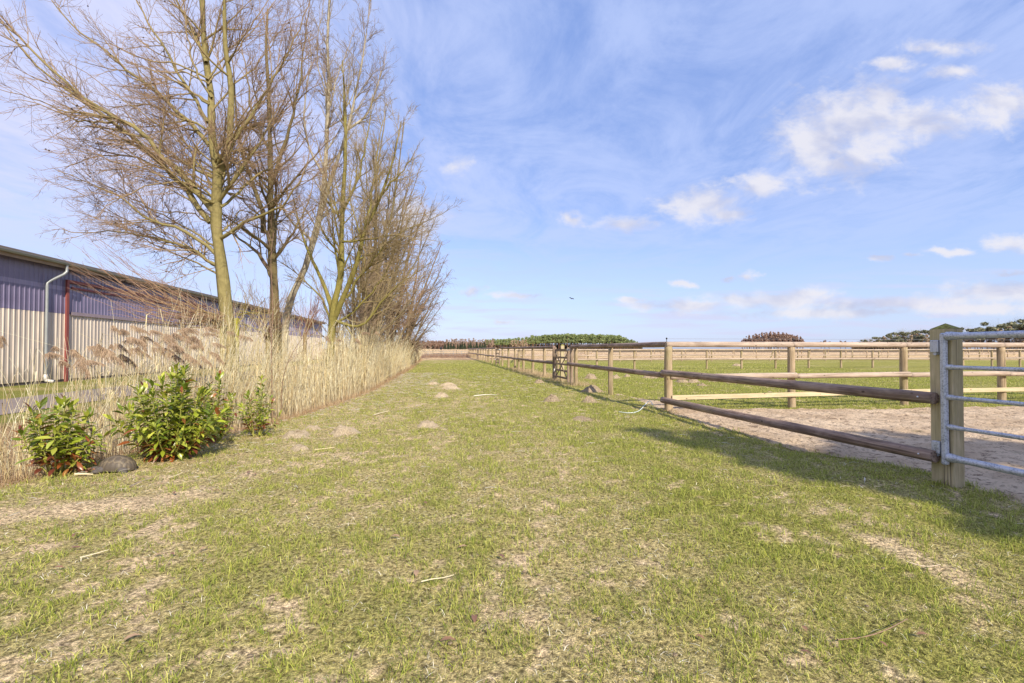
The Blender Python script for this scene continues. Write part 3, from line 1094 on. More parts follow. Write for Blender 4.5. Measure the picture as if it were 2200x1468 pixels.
make_tree('alder_tree', 'largest bare tree, thick mossy trunk with long limbs reaching out over the barn roof', b,
    trunks=[([b, px(488, 690, 12), px(478, 600, 12), px(466, 500, 12), px(465, 420, 12), px(468, 366, 12), px(456, 305, 12), px(454, 210, 12.1), px(443, 134, 12.1), px(437, 50, 12.1), px(435, -120, 12.1)], 0.20, 0.03),
            ([px(468, 372, 12), px(492, 320, 12), px(494, 290, 12), px(496, 190, 11.9), px(484, 95, 11.8), px(482, 0, 11.7), px(486, -110, 11.6)], 0.10, 0.02)],
    limbs=[LM(12, 10.6, [(464, 462), (430, 420), (397, 378), (332, 320), (294, 275), (200, 225), (110, 150), (40, 80), (-40, 20)], 0.085, 0.012),
           LM(12, 11.4, [(452, 478), (410, 420), (366, 374), (324, 324), (244, 263), (190, 225), (114, 172), (69, 134), (0, 40)], 0.08, 0.012),
           LM(12, 13.2, [(450, 313), (404, 260), (328, 190), (275, 152), (210, 95), (150, 50), (90, -30)], 0.06, 0.012),
           LM(12, 12.8, [(446, 263), (400, 183), (343, 88), (300, 20), (270, -60)], 0.05, 0.012),
           LM(12, 11.3, [(462, 545), (420, 512), (381, 492), (305, 462), (248, 412), (190, 395), (124, 366)], 0.05, 0.008),
           LM(12, 12.9, [(466, 570), (420, 540), (374, 522), (267, 500), (190, 502), (110, 492)], 0.045, 0.007),
           LM(11.7, 12.6, [(366, 372), (290, 340), (214, 336), (140, 360)], 0.035, 0.007),
           LM(12, 10.9, [(474, 512), (500, 496), (545, 469), (610, 439), (640, 400), (668, 335)], 0.055, 0.010),
           LM(12, 12.7, [(474, 445), (500, 425), (540, 385), (590, 350), (650, 280)], 0.04, 0.008),
           LM(12, 11.5, [(494, 300), (527, 267), (560, 214), (600, 150), (645, 60), (670, -10)], 0.05, 0.008),
           LM(12, 12.4, [(443, 134), (420, 76), (378, 0), (350, -80)], 0.05, 0.015),
           LM(12, 11.5, [(455, 210), (420, 150), (400, 60), (390, -40)], 0.03, 0.01),
           LM(11.3, 10.4, [(294, 275), (230, 250), (150, 240), (60, 210), (0, 195)], 0.035, 0.007),
           LM(11.4, 11.0, [(244, 263), (170, 260), (90, 225), (20, 215)], 0.03, 0.006),
           LM(12, 13.1, [(458, 400), (420, 340), (380, 270), (350, 200)], 0.035, 0.008),
           LM(12, 10.8, [(462, 430), (425, 400), (350, 392), (270, 420), (200, 470)], 0.03, 0.006)] + XL, levels=[lv1, dict(lv2, per_m=3.2), dict(lv3, per_m=6.0), dict(lv4, per_m=5.6)], thick=MOSS, thin=TW1, seed=3, trunk_t=(0.42, 1.0), knobs=150)

# second trunk
b = base_at(600, 15.0)
make_tree('alder_tree', 'straight mossy bare tree, next trunk to the right of the largest tree', b,
    trunks=[([b, px(592, 690, 15), px(588, 600, 15), px(583, 520, 15), px(581, 400, 15), px(580, 305, 15), px(577, 190, 15.1), px(572, 100, 15.1), px(575, 20, 15.1)], 0.19, 0.02)],
    limbs=[LM(15, 14, [(566, 500), (564, 458), (530, 362), (512, 280), (505, 200), (500, 120)], 0.09, 0.012),
           LM(15, 14.4, [(582, 400), (606, 324), (629, 248), (648, 160), (655, 80), (668, 0)], 0.07, 0.010),
           LM(15, 14.1, [(585, 540), (560, 470), (530, 440), (515, 400)], 0.05, 0.01),
           LM(15, 16, [(587, 600), (550, 540), (500, 500), (500, 450)], 0.08, 0.01),
           LM(15, 13.9, [(582, 450), (620, 400), (680, 330), (720, 290)], 0.05, 0.008),
           LM(15, 15.6, [(580, 330), (545, 250), (530, 160), (515, 60)], 0.05, 0.01),
           LM(15, 16, [(585, 560), (630, 500), (660, 440), (675, 380)], 0.05, 0.01)],
    levels=[dict(lv1, per_m=1.2), dict(lv2, per_m=2.8, lr=0.5), dict(lv3, per_m=5.5), dict(lv4, per_m=4.5)], thick=(0.17, 0.135, 0.065), thin=TW1, seed=14, knobs=40)

# pale leaning tree
b = base_at(607, 18.0)
make_tree('birch_tree', 'tall pale barked bare tree leaning right behind the mossy trunks', b,
    trunks=[([b, px(617, 668, 18), px(651, 588, 18), px(671, 527, 18), px(686, 465, 18), px(697, 381, 18), px(703, 267, 18), px(706, 190, 18), px(704, 100, 18), px(708, 0, 18), px(716, -90, 18)], 0.17, 0.02),
            ([px(688, 462, 18), px(715, 375, 17.7), px(747, 278, 17.4), px(766, 190, 17.2), px(781, 114, 17.1), px(796, 0, 17)], 0.085, 0.010)],
    limbs=[LM(17.5, 18.5, [(747, 278), (785, 250), (804, 202), (822, 150), (831, 110)], 0.05, 0.008),
           LM(18, 17, [(697, 381), (660, 300), (655, 220), (668, 130), (655, 40)], 0.05, 0.009),
           LM(18, 19, [(703, 267), (720, 180), (745, 110), (765, 60)], 0.04, 0.008),
           LM(18, 17.2, [(676, 520), (630, 480), (590, 420), (560, 350)], 0.05, 0.008),
           LM(18, 17.4, [(700, 200), (680, 120), (690, 40), (700, -40)], 0.03, 0.008)],
    levels=[dict(lv1, per_m=1.8, up=0.12, ang=(36, 10), lr=0.24), dict(lv2, up=0.07, ang=(32, 10), per_m=3.6), dict(lv3, per_m=6), dict(lv4, per_m=3)], thick=(0.42, 0.37, 0.27), thin=(0.26, 0.19, 0.13), seed=25)

# mossy many-stemmed willow
b = base_at(706, 16.5)
make_tree('willow_tree', 'bare willow with several mossy yellow green stems rising behind the reeds', b,
    trunks=[([b, px(714, 690, 16.5), px(721, 640, 16.5), px(733, 585, 16.5), px(734, 500, 16.5), px(736, 440, 16.5), px(742, 324, 16.6), px(739, 190, 16.7), px(735, 130, 16.8)], 0.165, 0.02),
            ([px(716, 690, 16.5), px(743, 626, 16.3), px(767, 565, 16.0), px(784, 496, 15.8), px(819, 420, 15.5), px(845, 340, 15.3), px(862, 262, 15.2)], 0.11, 0.012),
            ([px(716, 680, 16.6), px(706, 640, 16.8), px(685, 588, 17), px(660, 535, 17.3), px(640, 470, 17.6), px(625, 400, 18)], 0.09, 0.012)],
    limbs=[LM(16.3, 15.2, [(722, 690), (777, 700), (824, 643), (875, 600), (930, 560)], 0.06, 0.008),
           LM(16.0, 15.0, [(745, 640), (800, 560), (860, 500), (930, 470), (966, 448)], 0.05, 0.008),
           LM(15.8, 14.8, [(735, 520), (790, 515), (850, 505), (900, 515)], 0.04, 0.006),
           LM(16.5, 16.0, [(735, 460), (770, 380), (790, 290), (800, 200)], 0.06, 0.01),
           LM(16, 16.8, [(785, 496), (800, 400), (815, 300), (830, 220)], 0.05, 0.01),
           LM(15.6, 15.0, [(819, 420), (870, 360), (900, 310)], 0.04, 0.008),
           LM(16.8, 16.2, [(712, 700), (690, 640), (640, 590), (600, 560)], 0.05, 0.008),
           LM(16.5, 15.6, [(718, 700), (770, 660), (820, 600), (850, 540), (880, 470)], 0.05, 0.008)],
    levels=[dict(lv1, per_m=2.0, up=0.1, ang=(36, 10)), dict(lv2, up=0.05, ang=(34, 12), per_m=4.0), lv3, dict(lv4, per_m=4)], thick=(0.23, 0.20, 0.06), thin=TW2, seed=36, trunk_t=(0.3, 1.0))


def fan_tree(name, label, xb, Y, tops, r, thick, thin, seed, levels, group=None, start=(0, 0)):
    """several ascending stems spreading from one stool"""
    rng = np.random.default_rng(seed)
    b = base_at(xb, Y)
    tr, lim = [], []
    for i, (tx, ty) in enumerate(tops):
        e = px(tx, ty, Y + rng.uniform(-1.8, 1.8))
        s0 = b + np.array([rng.uniform(-0.25, 0.25), rng.uniform(-0.3, 0.3), 0])
        m1 = s0 * 0.66 + e * 0.34 + np.array([(s0[0] - e[0]) * 0.10 + rng.normal(0, 0.12), rng.normal(0, 0.15), 0.3])
        m2 = s0 * 0.33 + e * 0.67 + np.array([(s0[0] - e[0]) * 0.05 + rng.normal(0, 0.15), rng.normal(0, 0.2), 0.2])
        if i < 3:
            tr.append(([s0, m1, m2, e], r * rng.uniform(0.8, 1.1), 0.015))
        else:
            lim.append(([s0 * 0.85 + m1 * 0.15, m1, m2, e], r * rng.uniform(0.4, 0.65), 0.012))
    return make_tree(name, label, b, tr, lim, levels, thick, thin, seed, group, trunk_t=(0.15, 1.0))


fv1 = dict(per_m=1.8, mmin=5, ang=(40, 12), lr=0.34, up=0.08, wig=0.07, N2=7, rf=0.55, rtip=0.008)
fv2 = dict(per_m=4.0, mmin=4, tr=(0.1, 1.0), ang=(38, 13), lr=0.42, up=0.03, wig=0.09, N2=6, rf=0.6, rtip=0.0055, lcap=2.8)
fv3 = dict(per_m=5.5, mmin=3, tr=(0.12, 1.0), ang=(38, 14), lr=0.55, up=0.02, wig=0.11, N2=4, rf=0.7, rtip=0.0042, lcap=1.2)
fan_tree('alder_tree', 'broad bare tree of many rising stems with a rounded top, right of the pale tree', 792, 24.0,
         [(830, 236), (800, 300), (868, 262), (770, 330), (892, 330), (915, 400), (845, 300), (812, 380), (940, 460), (750, 400), (890, 480), (905, 350), (780, 260)],
         0.15, (0.20, 0.165, 0.085), (0.34, 0.26, 0.17), 51, [fv1, fv2, fv3])
fan_tree('alder_tree', 'reddish brown bare tree filling the gap under the rounded crown', 826, 30.0,
         [(868, 430), (835, 420), (915, 450), (800, 450), (945, 520), (850, 480), (895, 500), (780, 520), (935, 580), (920, 640)],
         0.16, (0.20, 0.15, 0.09), (0.36, 0.235, 0.16), 52, [fv1, fv2, fv3])
fan_tree('alder_tree', 'thin stemmed bare tree rising from reeds between the willow and the end tree', 762, 21.0,
         [(775, 470), (800, 500), (745, 500), (790, 560), (835, 560), (730, 560), (815, 610)],
         0.08, (0.21, 0.17, 0.08), (0.34, 0.245, 0.16), 53, [fv1, fv2, fv3])
# drooping birch at the end of the row
wv = [dict(fv1, ang=(45, 10), up=0.02), dict(fv2, up=-0.02, ang=(40, 12), per_m=2.6), dict(fv3, up=-0.30, ang=(45, 16), lr=0.9, N2=6, per_m=3.6, lcap=1.7, rtip=0.0052, wig=0.06)]
fan_tree('birch_tree', 'drooping birch with hanging twigs, rightmost tree at the end of the row', 866, 36.0,
         [(910, 470), (950, 520), (880, 520), (970, 580), (860, 560), (962, 640), (905, 590), (850, 620), (940, 690), (962, 545), (935, 600), (955, 610), (920, 540)],
         0.17, (0.22, 0.16, 0.09), (0.24, 0.17, 0.13), 54, wv)


# low shoots sprouting from the foot of the first trunk
def shoots(name, label, x0, y0, Y0, tips, seed, dens, thick, thin, cat='shrub'):
    rng = np.random.default_rng(seed)
    b = base_at(x0, Y0)
    root = empty(name, tuple(b), label, cat)
    P, Rr = [], []
    for (tx, ty, dY) in tips:
        s0 = px(x0 + rng.uniform(-10, 10), y0 + rng.uniform(-16, 16), Y0)
        e = px(tx, ty, Y0 + dY)
        mid = (s0 + e) / 2 + np.array([0, 0, -0.10 * np.linalg.norm(e - s0) * rng.uniform(0.2, 1.3)])
        p = resample([s0, mid, e], 14)
        p[2:] += rng.normal(0, 0.015, (12, 3))
        P.append(p)
        Rr.append(rng.uniform(0.006, 0.017) * (1 - 0.85 * np.linspace(0, 1, 14) ** 0.8))
    # foot: a short stump so that the shoots stand on the ground
    st = resample([b, (b + px(x0, y0, Y0)) / 2, px(x0, y0, Y0)], 14)
    P.append(st)
    Rr.append(np.full(14, 0.07))
    P, Rr = np.stack(P), np.maximum(np.stack(Rr), 0.0025)
    parts = []
    o3 = np.array(b)
    V, q = tubes(P, Rr, 5)
    parts.append((V - o3, q, np.repeat(bark_col(Rr, thick, thin, 0.02, 0.004).reshape(-1, 3), 5, axis=0)))
    Q, R2 = grow(P[:-1], Rr[:-1], rng=rng, **dict(lv2, per_m=dens, ang=(24, 9), lr=0.30, up=0.02, lcap=1.8))
    V, q = tubes(Q, R2, 3)
    parts.append((V - o3, q, np.repeat(bark_col(R2, thick, thin, 0.02, 0.004, rng).reshape(-1, 3), 3, axis=0)))
    Q, R3 = grow(Q, R2, rng=rng, **dict(lv3, per_m=2.5, ang=(24, 9), lr=0.45, up=0.03, mmin=1))
    V, q = tubes(Q, R3, 3)
    parts.append((V - o3, q, np.repeat(bark_col(R3, thick, thin, 0.02, 0.004, rng).reshape(-1, 3), 3, axis=0)))
    V, q, c = merge(parts)
    mesh_np('shoots', V, q, mat=MAT['twig'], col=c, parent=None).parent = root


rs = random.Random(5)
tips = []
for i in range(60):
    a_ = rs.random()
    tx = 480 - (20 + 320 * rs.random() ** 0.9)
    ty = 700 - 25 * rs.random() - (490 - tx) * (0.02 + 0.62 * rs.random())
    tips.append((tx, ty, rs.uniform(-2.2, 0.8)))
tips += [(170, 480, -1.0), (150, 520, -1.4), (205, 510, -1.0), (120, 550, -2.0), (185, 560, -1.6)]
shoots('willow_shrub', 'tangle of low reddish shoots spreading left from the largest trunk before the barn', 478, 692, 11.6, tips, 8, 2.0, (0.32, 0.27, 0.10), (0.34, 0.21, 0.14))
tips = [(640, 668, -1), (700, 690, -1.3), (575, 640, -0.6), (560, 720, -1.0), (610, 700, -1.2), (530, 630, 0.4), (655, 640, 0), (600, 660, -0.6), (545, 600, 0.3), (590, 730, -1.0)]
shoots('willow_shrub', 'low yellow mossy branches crossing to the right in front of the second trunk', 508, 684, 12.2, tips, 9, 2.2, (0.34, 0.32, 0.05), (0.30, 0.23, 0.09))
tips = [(rs.uniform(600, 720), rs.uniform(560, 680), rs.uniform(-1, 1)) for _ in range(22)]
shoots('red_twig_shrub', 'bushy reddish twigs between the leaning pale tree and the willow', 655, 715, 17.2, tips, 10, 3.0, (0.28, 0.20, 0.10), (0.36, 0.17, 0.11))
tips = [(rs.uniform(760, 905), rs.uniform(600, 700), rs.uniform(-2, 2)) for _ in range(30)]
shoots('red_twig_shrub', 'undergrowth of brown twigs below the trees at the far end of the row', 835, 725, 26.0, tips, 12, 2.2, (0.24, 0.18, 0.09), (0.26, 0.17, 0.11))
tips = [(rs.uniform(878, 912), rs.uniform(690, 738), rs.uniform(-3, 3)) for _ in range(34)]
shoots('twiggy_bush', 'dense brown twiggy bush at the far end of the reeds', 893, 765, 42.0, tips, 13, 3.2, (0.24, 0.17, 0.10), (0.30, 0.20, 0.12))

tips = [(rs.uniform(500, 640), rs.uniform(570, 690), rs.uniform(-1.5, 1.5)) for _ in range(34)]
shoots('twiggy_bush', 'brown twiggy brush round the foot of the second trunk', 575, 722, 13.6, tips, 15, 3.0, (0.27, 0.21, 0.09), (0.33, 0.22, 0.14))
tips = [(rs.uniform(380, 560), rs.uniform(600, 700), rs.uniform(-1.2, 1.6)) for _ in range(30)]
shoots('twiggy_bush', 'brown twiggy brush round the foot of the largest trunk', 488, 730, 12.8, tips, 16, 3.0, (0.27, 0.21, 0.09), (0.33, 0.22, 0.14))
tips = [(rs.uniform(660, 790), rs.uniform(560, 690), rs.uniform(-1.5, 1.5)) for _ in range(34)]
shoots('twiggy_bush', 'brown twiggy brush round the foot of the willow stems', 725, 725, 18.5, tips, 17, 3.0, (0.27, 0.21, 0.09), (0.33, 0.22, 0.14))

# thin saplings standing in the reeds
for k_, (pts, Y_, lab) in enumerate([([(586, 905), (584, 820), (583, 740), (586, 660), (582, 560), (588, 500)], 8.4, 'thin straight bare sapling at the front edge of the reeds'),
                       ([(604, 880), (606, 830), (618, 780), (640, 740), (660, 715)], 9.4, 'thin crooked sapling among the reeds right of the straight one')]):
    P = [px(x, y, Y_ + 0.1 * i) for i, (x, y) in enumerate(pts)]
    gx, gy = P[0][0], P[0][1]
    P[0] = np.array([gx, gy, float(base_h(np.array(gx), np.array(gy))) - 0.02])
    make_tree('sapling', lab, P[0], [(P, 0.013, 0.003)], [], [dict(per_m=3.2, mmin=4, ang=(36, 9), lr=0.22, up=0.08, wig=0.06, N2=6, rf=0.6, rtip=0.002), dict(lv3, per_m=4)],
              (0.28, 0.22, 0.10), (0.24, 0.15, 0.11), 60 + k_)

# ------------------------------------------------------------------ barn
BT = -14.95


def bp(t, Y, z):
    return np.array([t - K * Y, Y, z])


m, n, bb = new_mat('cream_cladding', 0.45, 0.35)
co = n.add('ShaderNodeTexCoord').outputs['Object']
cc_ = n.mix(n.sstep(n.noise(n.mapping(co, (1.5, 1.5, 0.4)), 1.0, 5), 0.35, 0.7), c4((0.58, 0.50, 0.43)), c4((0.72, 0.63, 0.53)))
cs_ = n.add('ShaderNodeSeparateXYZ')
n.l.new(co, cs_.inputs[0])
mud = n.math('MULTIPLY', n.sstep(n.math('ADD', cs_.outputs[2], n.math('MULTIPLY', n.noise(n.mapping(co, (3, 3, 1)), 1.0, 4), -0.9)), -0.35, 0.25, 1.0, 0.0), 0.6)
cc_ = n.mix(mud, cc_, c4((0.30, 0.24, 0.18)))
strk = n.sstep(n.noise(n.mapping(co, (5, 5, 0.25)), 1.0, 4), 0.56, 0.72, 0.0, 0.4)
cc_ = n.mix(strk, cc_, c4((0.40, 0.34, 0.28)))
n.l.new(cc_, bb.inputs['Base Color'])
MAT['cream'] = m
m, n, bb = new_mat('blue_translucent_sheet', 0.22, 0.5)
co = n.add('ShaderNodeTexCoord').outputs['Object']
sp = n.add('ShaderNodeSeparateXYZ')
n.l.new(co, sp.inputs[0])
band = n.math('MULTIPLY', n.sstep(sp.outputs[2], 3.60, 3.63), n.sstep(sp.outputs[2], 3.76, 3.79, 1.0, 0.0))
cbase = n.mix(n.noise(n.mapping(co, (0.35, 0.35, 1.2)), 1.0, 3), c4((0.13, 0.11, 0.19)), c4((0.29, 0.26, 0.40)))
n.l.new(n.mix(n.math('MULTIPLY', band, 0.6), cbase, c4((0.40, 0.36, 0.52))), bb.inputs['Base Color'])
MAT['bluesheet'] = m
MAT['roof'] = flat_mat('fibre_cement_roof', (0.20, 0.17, 0.15), 0.9, 0.25, 3)
MAT['zinc'] = flat_mat('zinc_gutter', (0.36, 0.38, 0.38), 0.45, 0.2, 4, 0.4)
MAT['redsteel'] = flat_mat('red_primer_steel', (0.27, 0.075, 0.065), 0.55, 0.2, 5)
MAT['fascia'] = flat_mat('stained_board', (0.38, 0.29, 0.22), 0.8, 0.3, 4)
MAT['darkin'] = flat_mat('dark_plinth', (0.12, 0.10, 0.10), 0.9)

barn = empty('barn', (BT, 0, 0), 'long low barn with cream corrugated walls, a blue translucent strip and a red door frame', 'barn')
Y0b, Y1b = 3.0, 59.0


def corrugated(z0, z1, Ya, Yb, proud, name, mat, seg=1):
    pitch = 0.20
    n_ = int((Yb - Ya) / pitch)
    prof = [(0.0, 0.0), (0.085, 0.0), (0.103, 0.022), (0.132, 0.022), (0.15, 0.0)]
    pts = []
    for i in range(n_):
        for (a_, h_) in prof:
            pts.append((Ya + i * pitch + a_ * 1.0, h_))
    pts.append((Ya + n_ * pitch, 0))
    pts = np.array(pts)
    lo = np.stack([BT + (pts[:, 1] + proud) - K * pts[:, 0] - BT, pts[:, 0], np.full(len(pts), z0)], -1)
    hi = lo.copy()
    hi[:, 2] = z1
    V = np.concatenate([lo, hi])
    n2 = len(pts)
    i = np.arange(n2 - 1)
    q = np.stack([i, i + 1, n2 + i + 1, n2 + i], -1)
    o = mesh_np(name, V, q, mat=mat, smooth=False, parent=None)
    o.parent = barn
    return o


corrugated(0.10, 2.74, Y0b, Y1b, 0.0, 'wall', MAT['cream'])
corrugated(2.70, 4.62, Y0b, Y1b, 0.006, 'translucent_strip', MAT['bluesheet'])


def barn_box(mb, t0, t1, Ya, Yb, z0, z1):
    """box with its long side parallel to the barn wall"""
    v = []
    for z in (z0, z1):
        for (t, Y) in ((t0, Ya), (t1, Ya), (t1, Yb), (t0, Yb)):
            p = bp(t, Y, z)
            v.append(mb.bm.verts.new((p[0] - BT, p[1], p[2])))
    for f in ((3, 2, 1, 0), (4, 5, 6, 7), (0, 1, 5, 4), (1, 2, 6, 5), (2, 3, 7, 6), (3, 0, 4, 7)):
        mb.bm.faces.new([v[i] for i in f])
    return mb


def child(o, parent):
    o.parent = parent
    return o


child(barn_box(MB(), BT - 0.3, BT - 0.02, Y0b, Y1b, -0.1, 0.14).build('plinth', MAT['darkin']), barn)
child(barn_box(MB(), BT - 14, BT - 13.9, Y0b, Y1b, -0.1, 4.7).build('rear_wall', MAT['cream']), barn)
for Ya in (Y0b - 0.05, Y1b):
    mb = MB()
    v = [mb.bm.verts.new(Vector(bp(t, Ya, z)) - Vector((BT, 0, 0))) for (t, z) in ((BT - 0.05, -0.1), (BT - 0.05, 4.6), (BT - 7, 6.25), (BT - 13.9, 4.6), (BT - 13.9, -0.1))]
    f = mb.bm.faces.new(v)
    g = bmesh.ops.extrude_face_region(mb.bm, geom=[f])
    for vv in [e for e in g['geom'] if isinstance(e, bmesh.types.BMVert)]:
        vv.co.y += 0.05
    child(mb.build('gable_wall', MAT['cream']), barn)
# roof slopes
mb = MB()
for (ta, za, tb, zb) in ((BT + 0.42, 4.66, BT - 7, 6.42), (BT - 14.4, 4.66, BT - 7, 6.42)):
    v = []
    for dz_ in (0, 0.07):
        for (t, Y, z) in ((ta, Y0b - 0.3, za), (tb, Y0b - 0.3, zb), (tb, Y1b + 0.3, zb), (ta, Y1b + 0.3, za)):
            v.append(mb.bm.verts.new(Vector(bp(t, Y, z + dz_)) - Vector((BT, 0, 0))))
    for f in ((3, 2, 1, 0), (4, 5, 6, 7), (0, 1, 5, 4), (1, 2, 6, 5), (2, 3, 7, 6), (3, 0, 4, 7)):
        mb.bm.faces.new([v[i] for i in f])
child(mb.build('roof', MAT['roof']), barn)
child(barn_box(MB(), BT + 0.30, BT + 0.335, Y0b - 0.2, Y1b + 0.2, 4.44, 4.655).build('eaves_board', MAT['fascia']), barn)
# half-round gutter
s = np.linspace(np.pi, 2 * np.pi, 9)
prof = np.stack([np.cos(s) * 0.085 + 0.43, np.sin(s) * 0.085], -1)
ring = []
for Ya in (Y0b - 0.3, Y1b + 0.3):
    ring.append(np.stack([BT + prof[:, 0] - K * Ya - BT, np.full(9, Ya), 4.64 + prof[:, 1]], -1))
ring2 = [r_ + np.array([0, 0, 0.0]) for r_ in ring]
V = np.concatenate(ring)
i = np.arange(8)
child(mesh_np('gutter', V, np.stack([i, i + 1, 9 + i + 1, 9 + i], -1), mat=MAT['zinc']), barn)
# downpipe with its swan neck
Yp, Yq = 17.53, 18.06
pipe = [bp(BT + 0.43, Yq, 4.56), bp(BT + 0.43, Yq, 4.30), bp(BT + 0.38, Yq - 0.09, 4.18), bp(BT + 0.18, Yp + 0.10, 3.90), bp(BT + 0.12, Yp, 3.78), bp(BT + 0.12, Yp, 3.4), bp(BT + 0.12, Yp, 0.32)]
P = []
for i in range(len(pipe) - 1):
    for t_ in np.linspace(0, 1, 4, endpoint=False):
        P.append(pipe[i] * (1 - t_) + pipe[i + 1] * t_)
P.append(pipe[-1])
P = np.array(P) - np.array([BT, 0, 0])
V, q = tubes(P[None], np.full((1, len(P)), 0.048), 12)
dpipe = child(mesh_np('downpipe', V, q, mat=MAT['zinc']), barn)
foot = MB().cyl(bp(BT + 0.12, Yp, 0.34) - [BT, 0, 0], bp(BT + 0.12, Yp, 0.10) - [BT, 0, 0], 0.06)
foot.cyl(bp(BT + 0.12, Yp, 0.12) - [BT, 0, 0], bp(BT + 0.34, Yp + 0.10, 0.06) - [BT, 0, 0], 0.06)
child(foot.build('drain_foot', MAT['white'], smooth=True), dpipe)
# red steel door frame and the sliding rail
fr = empty('door_frame', (0, 0, 0), None, None)
fr.parent = barn
child(barn_box(MB(), BT + 0.045, BT + 0.12, 18.48, 18.60, 0.0, 3.94).build('jamb', MAT['redsteel']), fr)
child(barn_box(MB(), BT + 0.045, BT + 0.13, 18.48, 29.5, 3.94, 4.06).build('sliding_rail', MAT['redsteel']), fr)
child(barn_box(MB(), BT + 0.05, BT + 0.10, 18.76, 27.2, 3.72, 3.80).build('door_header', MAT['redsteel']), fr)
child(barn_box(MB(), BT + 0.045, BT + 0.07, 18.80, 27.2, 2.66, 2.80).build('middle_rail', flat_mat('greyed_lilac_trim', (0.34, 0.27, 0.30), 0.6)), barn)
for Ya in (26.5, 35.5, 45, 54):
    child(barn_box(MB(), BT + 0.045, BT + 0.10, Ya, Ya + 0.1, 0.1, 4.5).build('corner_trim', MAT['zinc']), barn)

# ------------------------------------------------------------------ fences
def fpt(Y, off=0.0, z=0.0):
    """point on the lane fence line"""
    t = FENCE_T + off
    return Vector((t - K * Y, Y, z))


def log(name, p0, p1, r0, r1, mat, parent, seed=0, top='flat', knob=0.03):
    """round timber along its local Z"""
    rng = np.random.default_rng(seed)
    p0, p1 = Vector(p0), Vector(p1)
    d = p1 - p0
    Ln = d.length
    nr = max(6, min(46, int(Ln / 0.09)))
    ns = 14
    s = np.linspace(0, 1, nr)
    wob = 1 + knob * (vn(s * Ln * 2.2 + seed, s * 0, 3) - 0.5) * 2 + knob * 0.8 * np.maximum(0, vn(s * Ln * 6 + seed, s * 0, 8) - 0.6) * 2
    rr = (r0 + (r1 - r0) * s) * wob
    bend = 0.006 * Ln * np.sin(s * np.pi) * rng.uniform(-1, 1)
    a_ = np.arange(ns) * 2 * np.pi / ns
    V = np.zeros((nr, ns, 3))
    V[:, :, 0] = rr[:, None] * np.cos(a_) + bend[:, None]
    V[:, :, 1] = rr[:, None] * np.sin(a_)
    V[:, :, 2] = (s * Ln)[:, None]
    V = V.reshape(-1, 3)
    q = []
    for i in range(nr - 1):
        for k in range(ns):
            q.append((i * ns + k, i * ns + (k + 1) % ns, (i + 1) * ns + (k + 1) % ns, (i + 1) * ns + k))
    V = list(map(tuple, V))
    t3 = []
    for (ring0, zc, flip) in ((0, -0.004, True), ((nr - 1) * ns, Ln + (0.012 if top == 'dome' else 0.004), False)):
        ci2 = len(V)
        V.append((0, 0, zc))
        for k in range(ns):
            a2, b2 = ring0 + k, ring0 + (k + 1) % ns
            t3.append((b2, a2, ci2) if flip else (a2, b2, ci2))
    o = mesh_np(name, V, q, t3, mat)
    o.data.polygons.foreach_set('use_smooth', [True] * len(q) + [False] * len(t3))
    o.rotation_mode = 'QUATERNION'
    o.rotation_quaternion = d.to_track_quat('Z', 'Y')
    o.location = p0
    attach(o, parent)
    return o


def bolt(parent_obj, wpos, nrm, r=0.012):
    """a domed bolt head as a child of a rotated rail"""
    o = MB().ball((0, 0, 0), r, 2).build('bolt', MAT['bolt'], smooth=True)
    M_ = Matrix.Translation(parent_obj_world(parent_obj)) @ parent_obj.rotation_quaternion.to_matrix().to_4x4()
    o.parent = parent_obj
    o.location = M_.inverted() @ (Vector(wpos) + Vector(nrm) * 0.0)
    return o


def parent_obj_world(o):
    p = Vector((0, 0, 0))
    while o is not None:
        p += o.location
        o = o.parent
    return p


GX0 = Vector((-LNRM[0], -LNRM[1], 0))        # from the fence towards the lane
# square gate post
GPY = 4.45
gp = empty('gate_post', tuple(fpt(GPY)), 'tall square sawn gate post with a green mossy pointed top', 'post')
rotp = Matrix.Rotation(math.atan2(K, 1), 3, 'Z')
hgt = 1.475
mb = MB()
mb.box((0, 0, hgt / 2 - 0.05), (0.125, 0.205, hgt + 0.10), rotp, bevel=0.006)
child(mb.build('shaft', MAT['gatepost']), gp)
mb = MB()
v = [mb.bm.verts.new(rotp @ Vector((sx_ * 0.0605, sy_ * 0.1005, hgt + 0.0012))) for (sx_, sy_) in ((-1, -1), (1, -1), (1, 1), (-1, 1))]
ap = mb.bm.verts.new((0, 0, hgt + 0.055))
for i in range(4):
    mb.bm.faces.new((v[i], v[(i + 1) % 4], ap))
mb.bm.faces.new((v[3], v[2], v[1], v[0]))
child(mb.build('pointed_top', MAT['cap']), gp)

# lane fence, near section: two long dark round rails between gate post and corner post
CY = 9.85
near = empty('rail_fence', tuple(fpt(7.1)), 'two thick dark round rails between the square gate post and the round corner post', 'fence')
for (z0, z1, sd) in ((0.79, 0.815, 1), (0.215, 0.262, 2)):
    lg = log('rail', fpt(CY - 0.02, -0.135, z0), fpt(GPY - 0.01, -0.126, z1), 0.066, 0.058, MAT['rail_shaded'], near, sd)
    bolt(lg, fpt(GPY + 0.09, -0.185, z1 + 0.004), GX0, 0.0095)
    bolt(lg, fpt(CY - 0.08, -0.20, z0), GX0, 0.010)

corner = empty('corner_post', tuple(fpt(CY)), 'thick round corner post with green algae where the pale and the dark fences meet', 'post')
log('shaft', fpt(CY, 0, -0.1), fpt(CY, 0, 1.345), 0.088, 0.082, MAT['post'], corner, 31)
ins_src = None


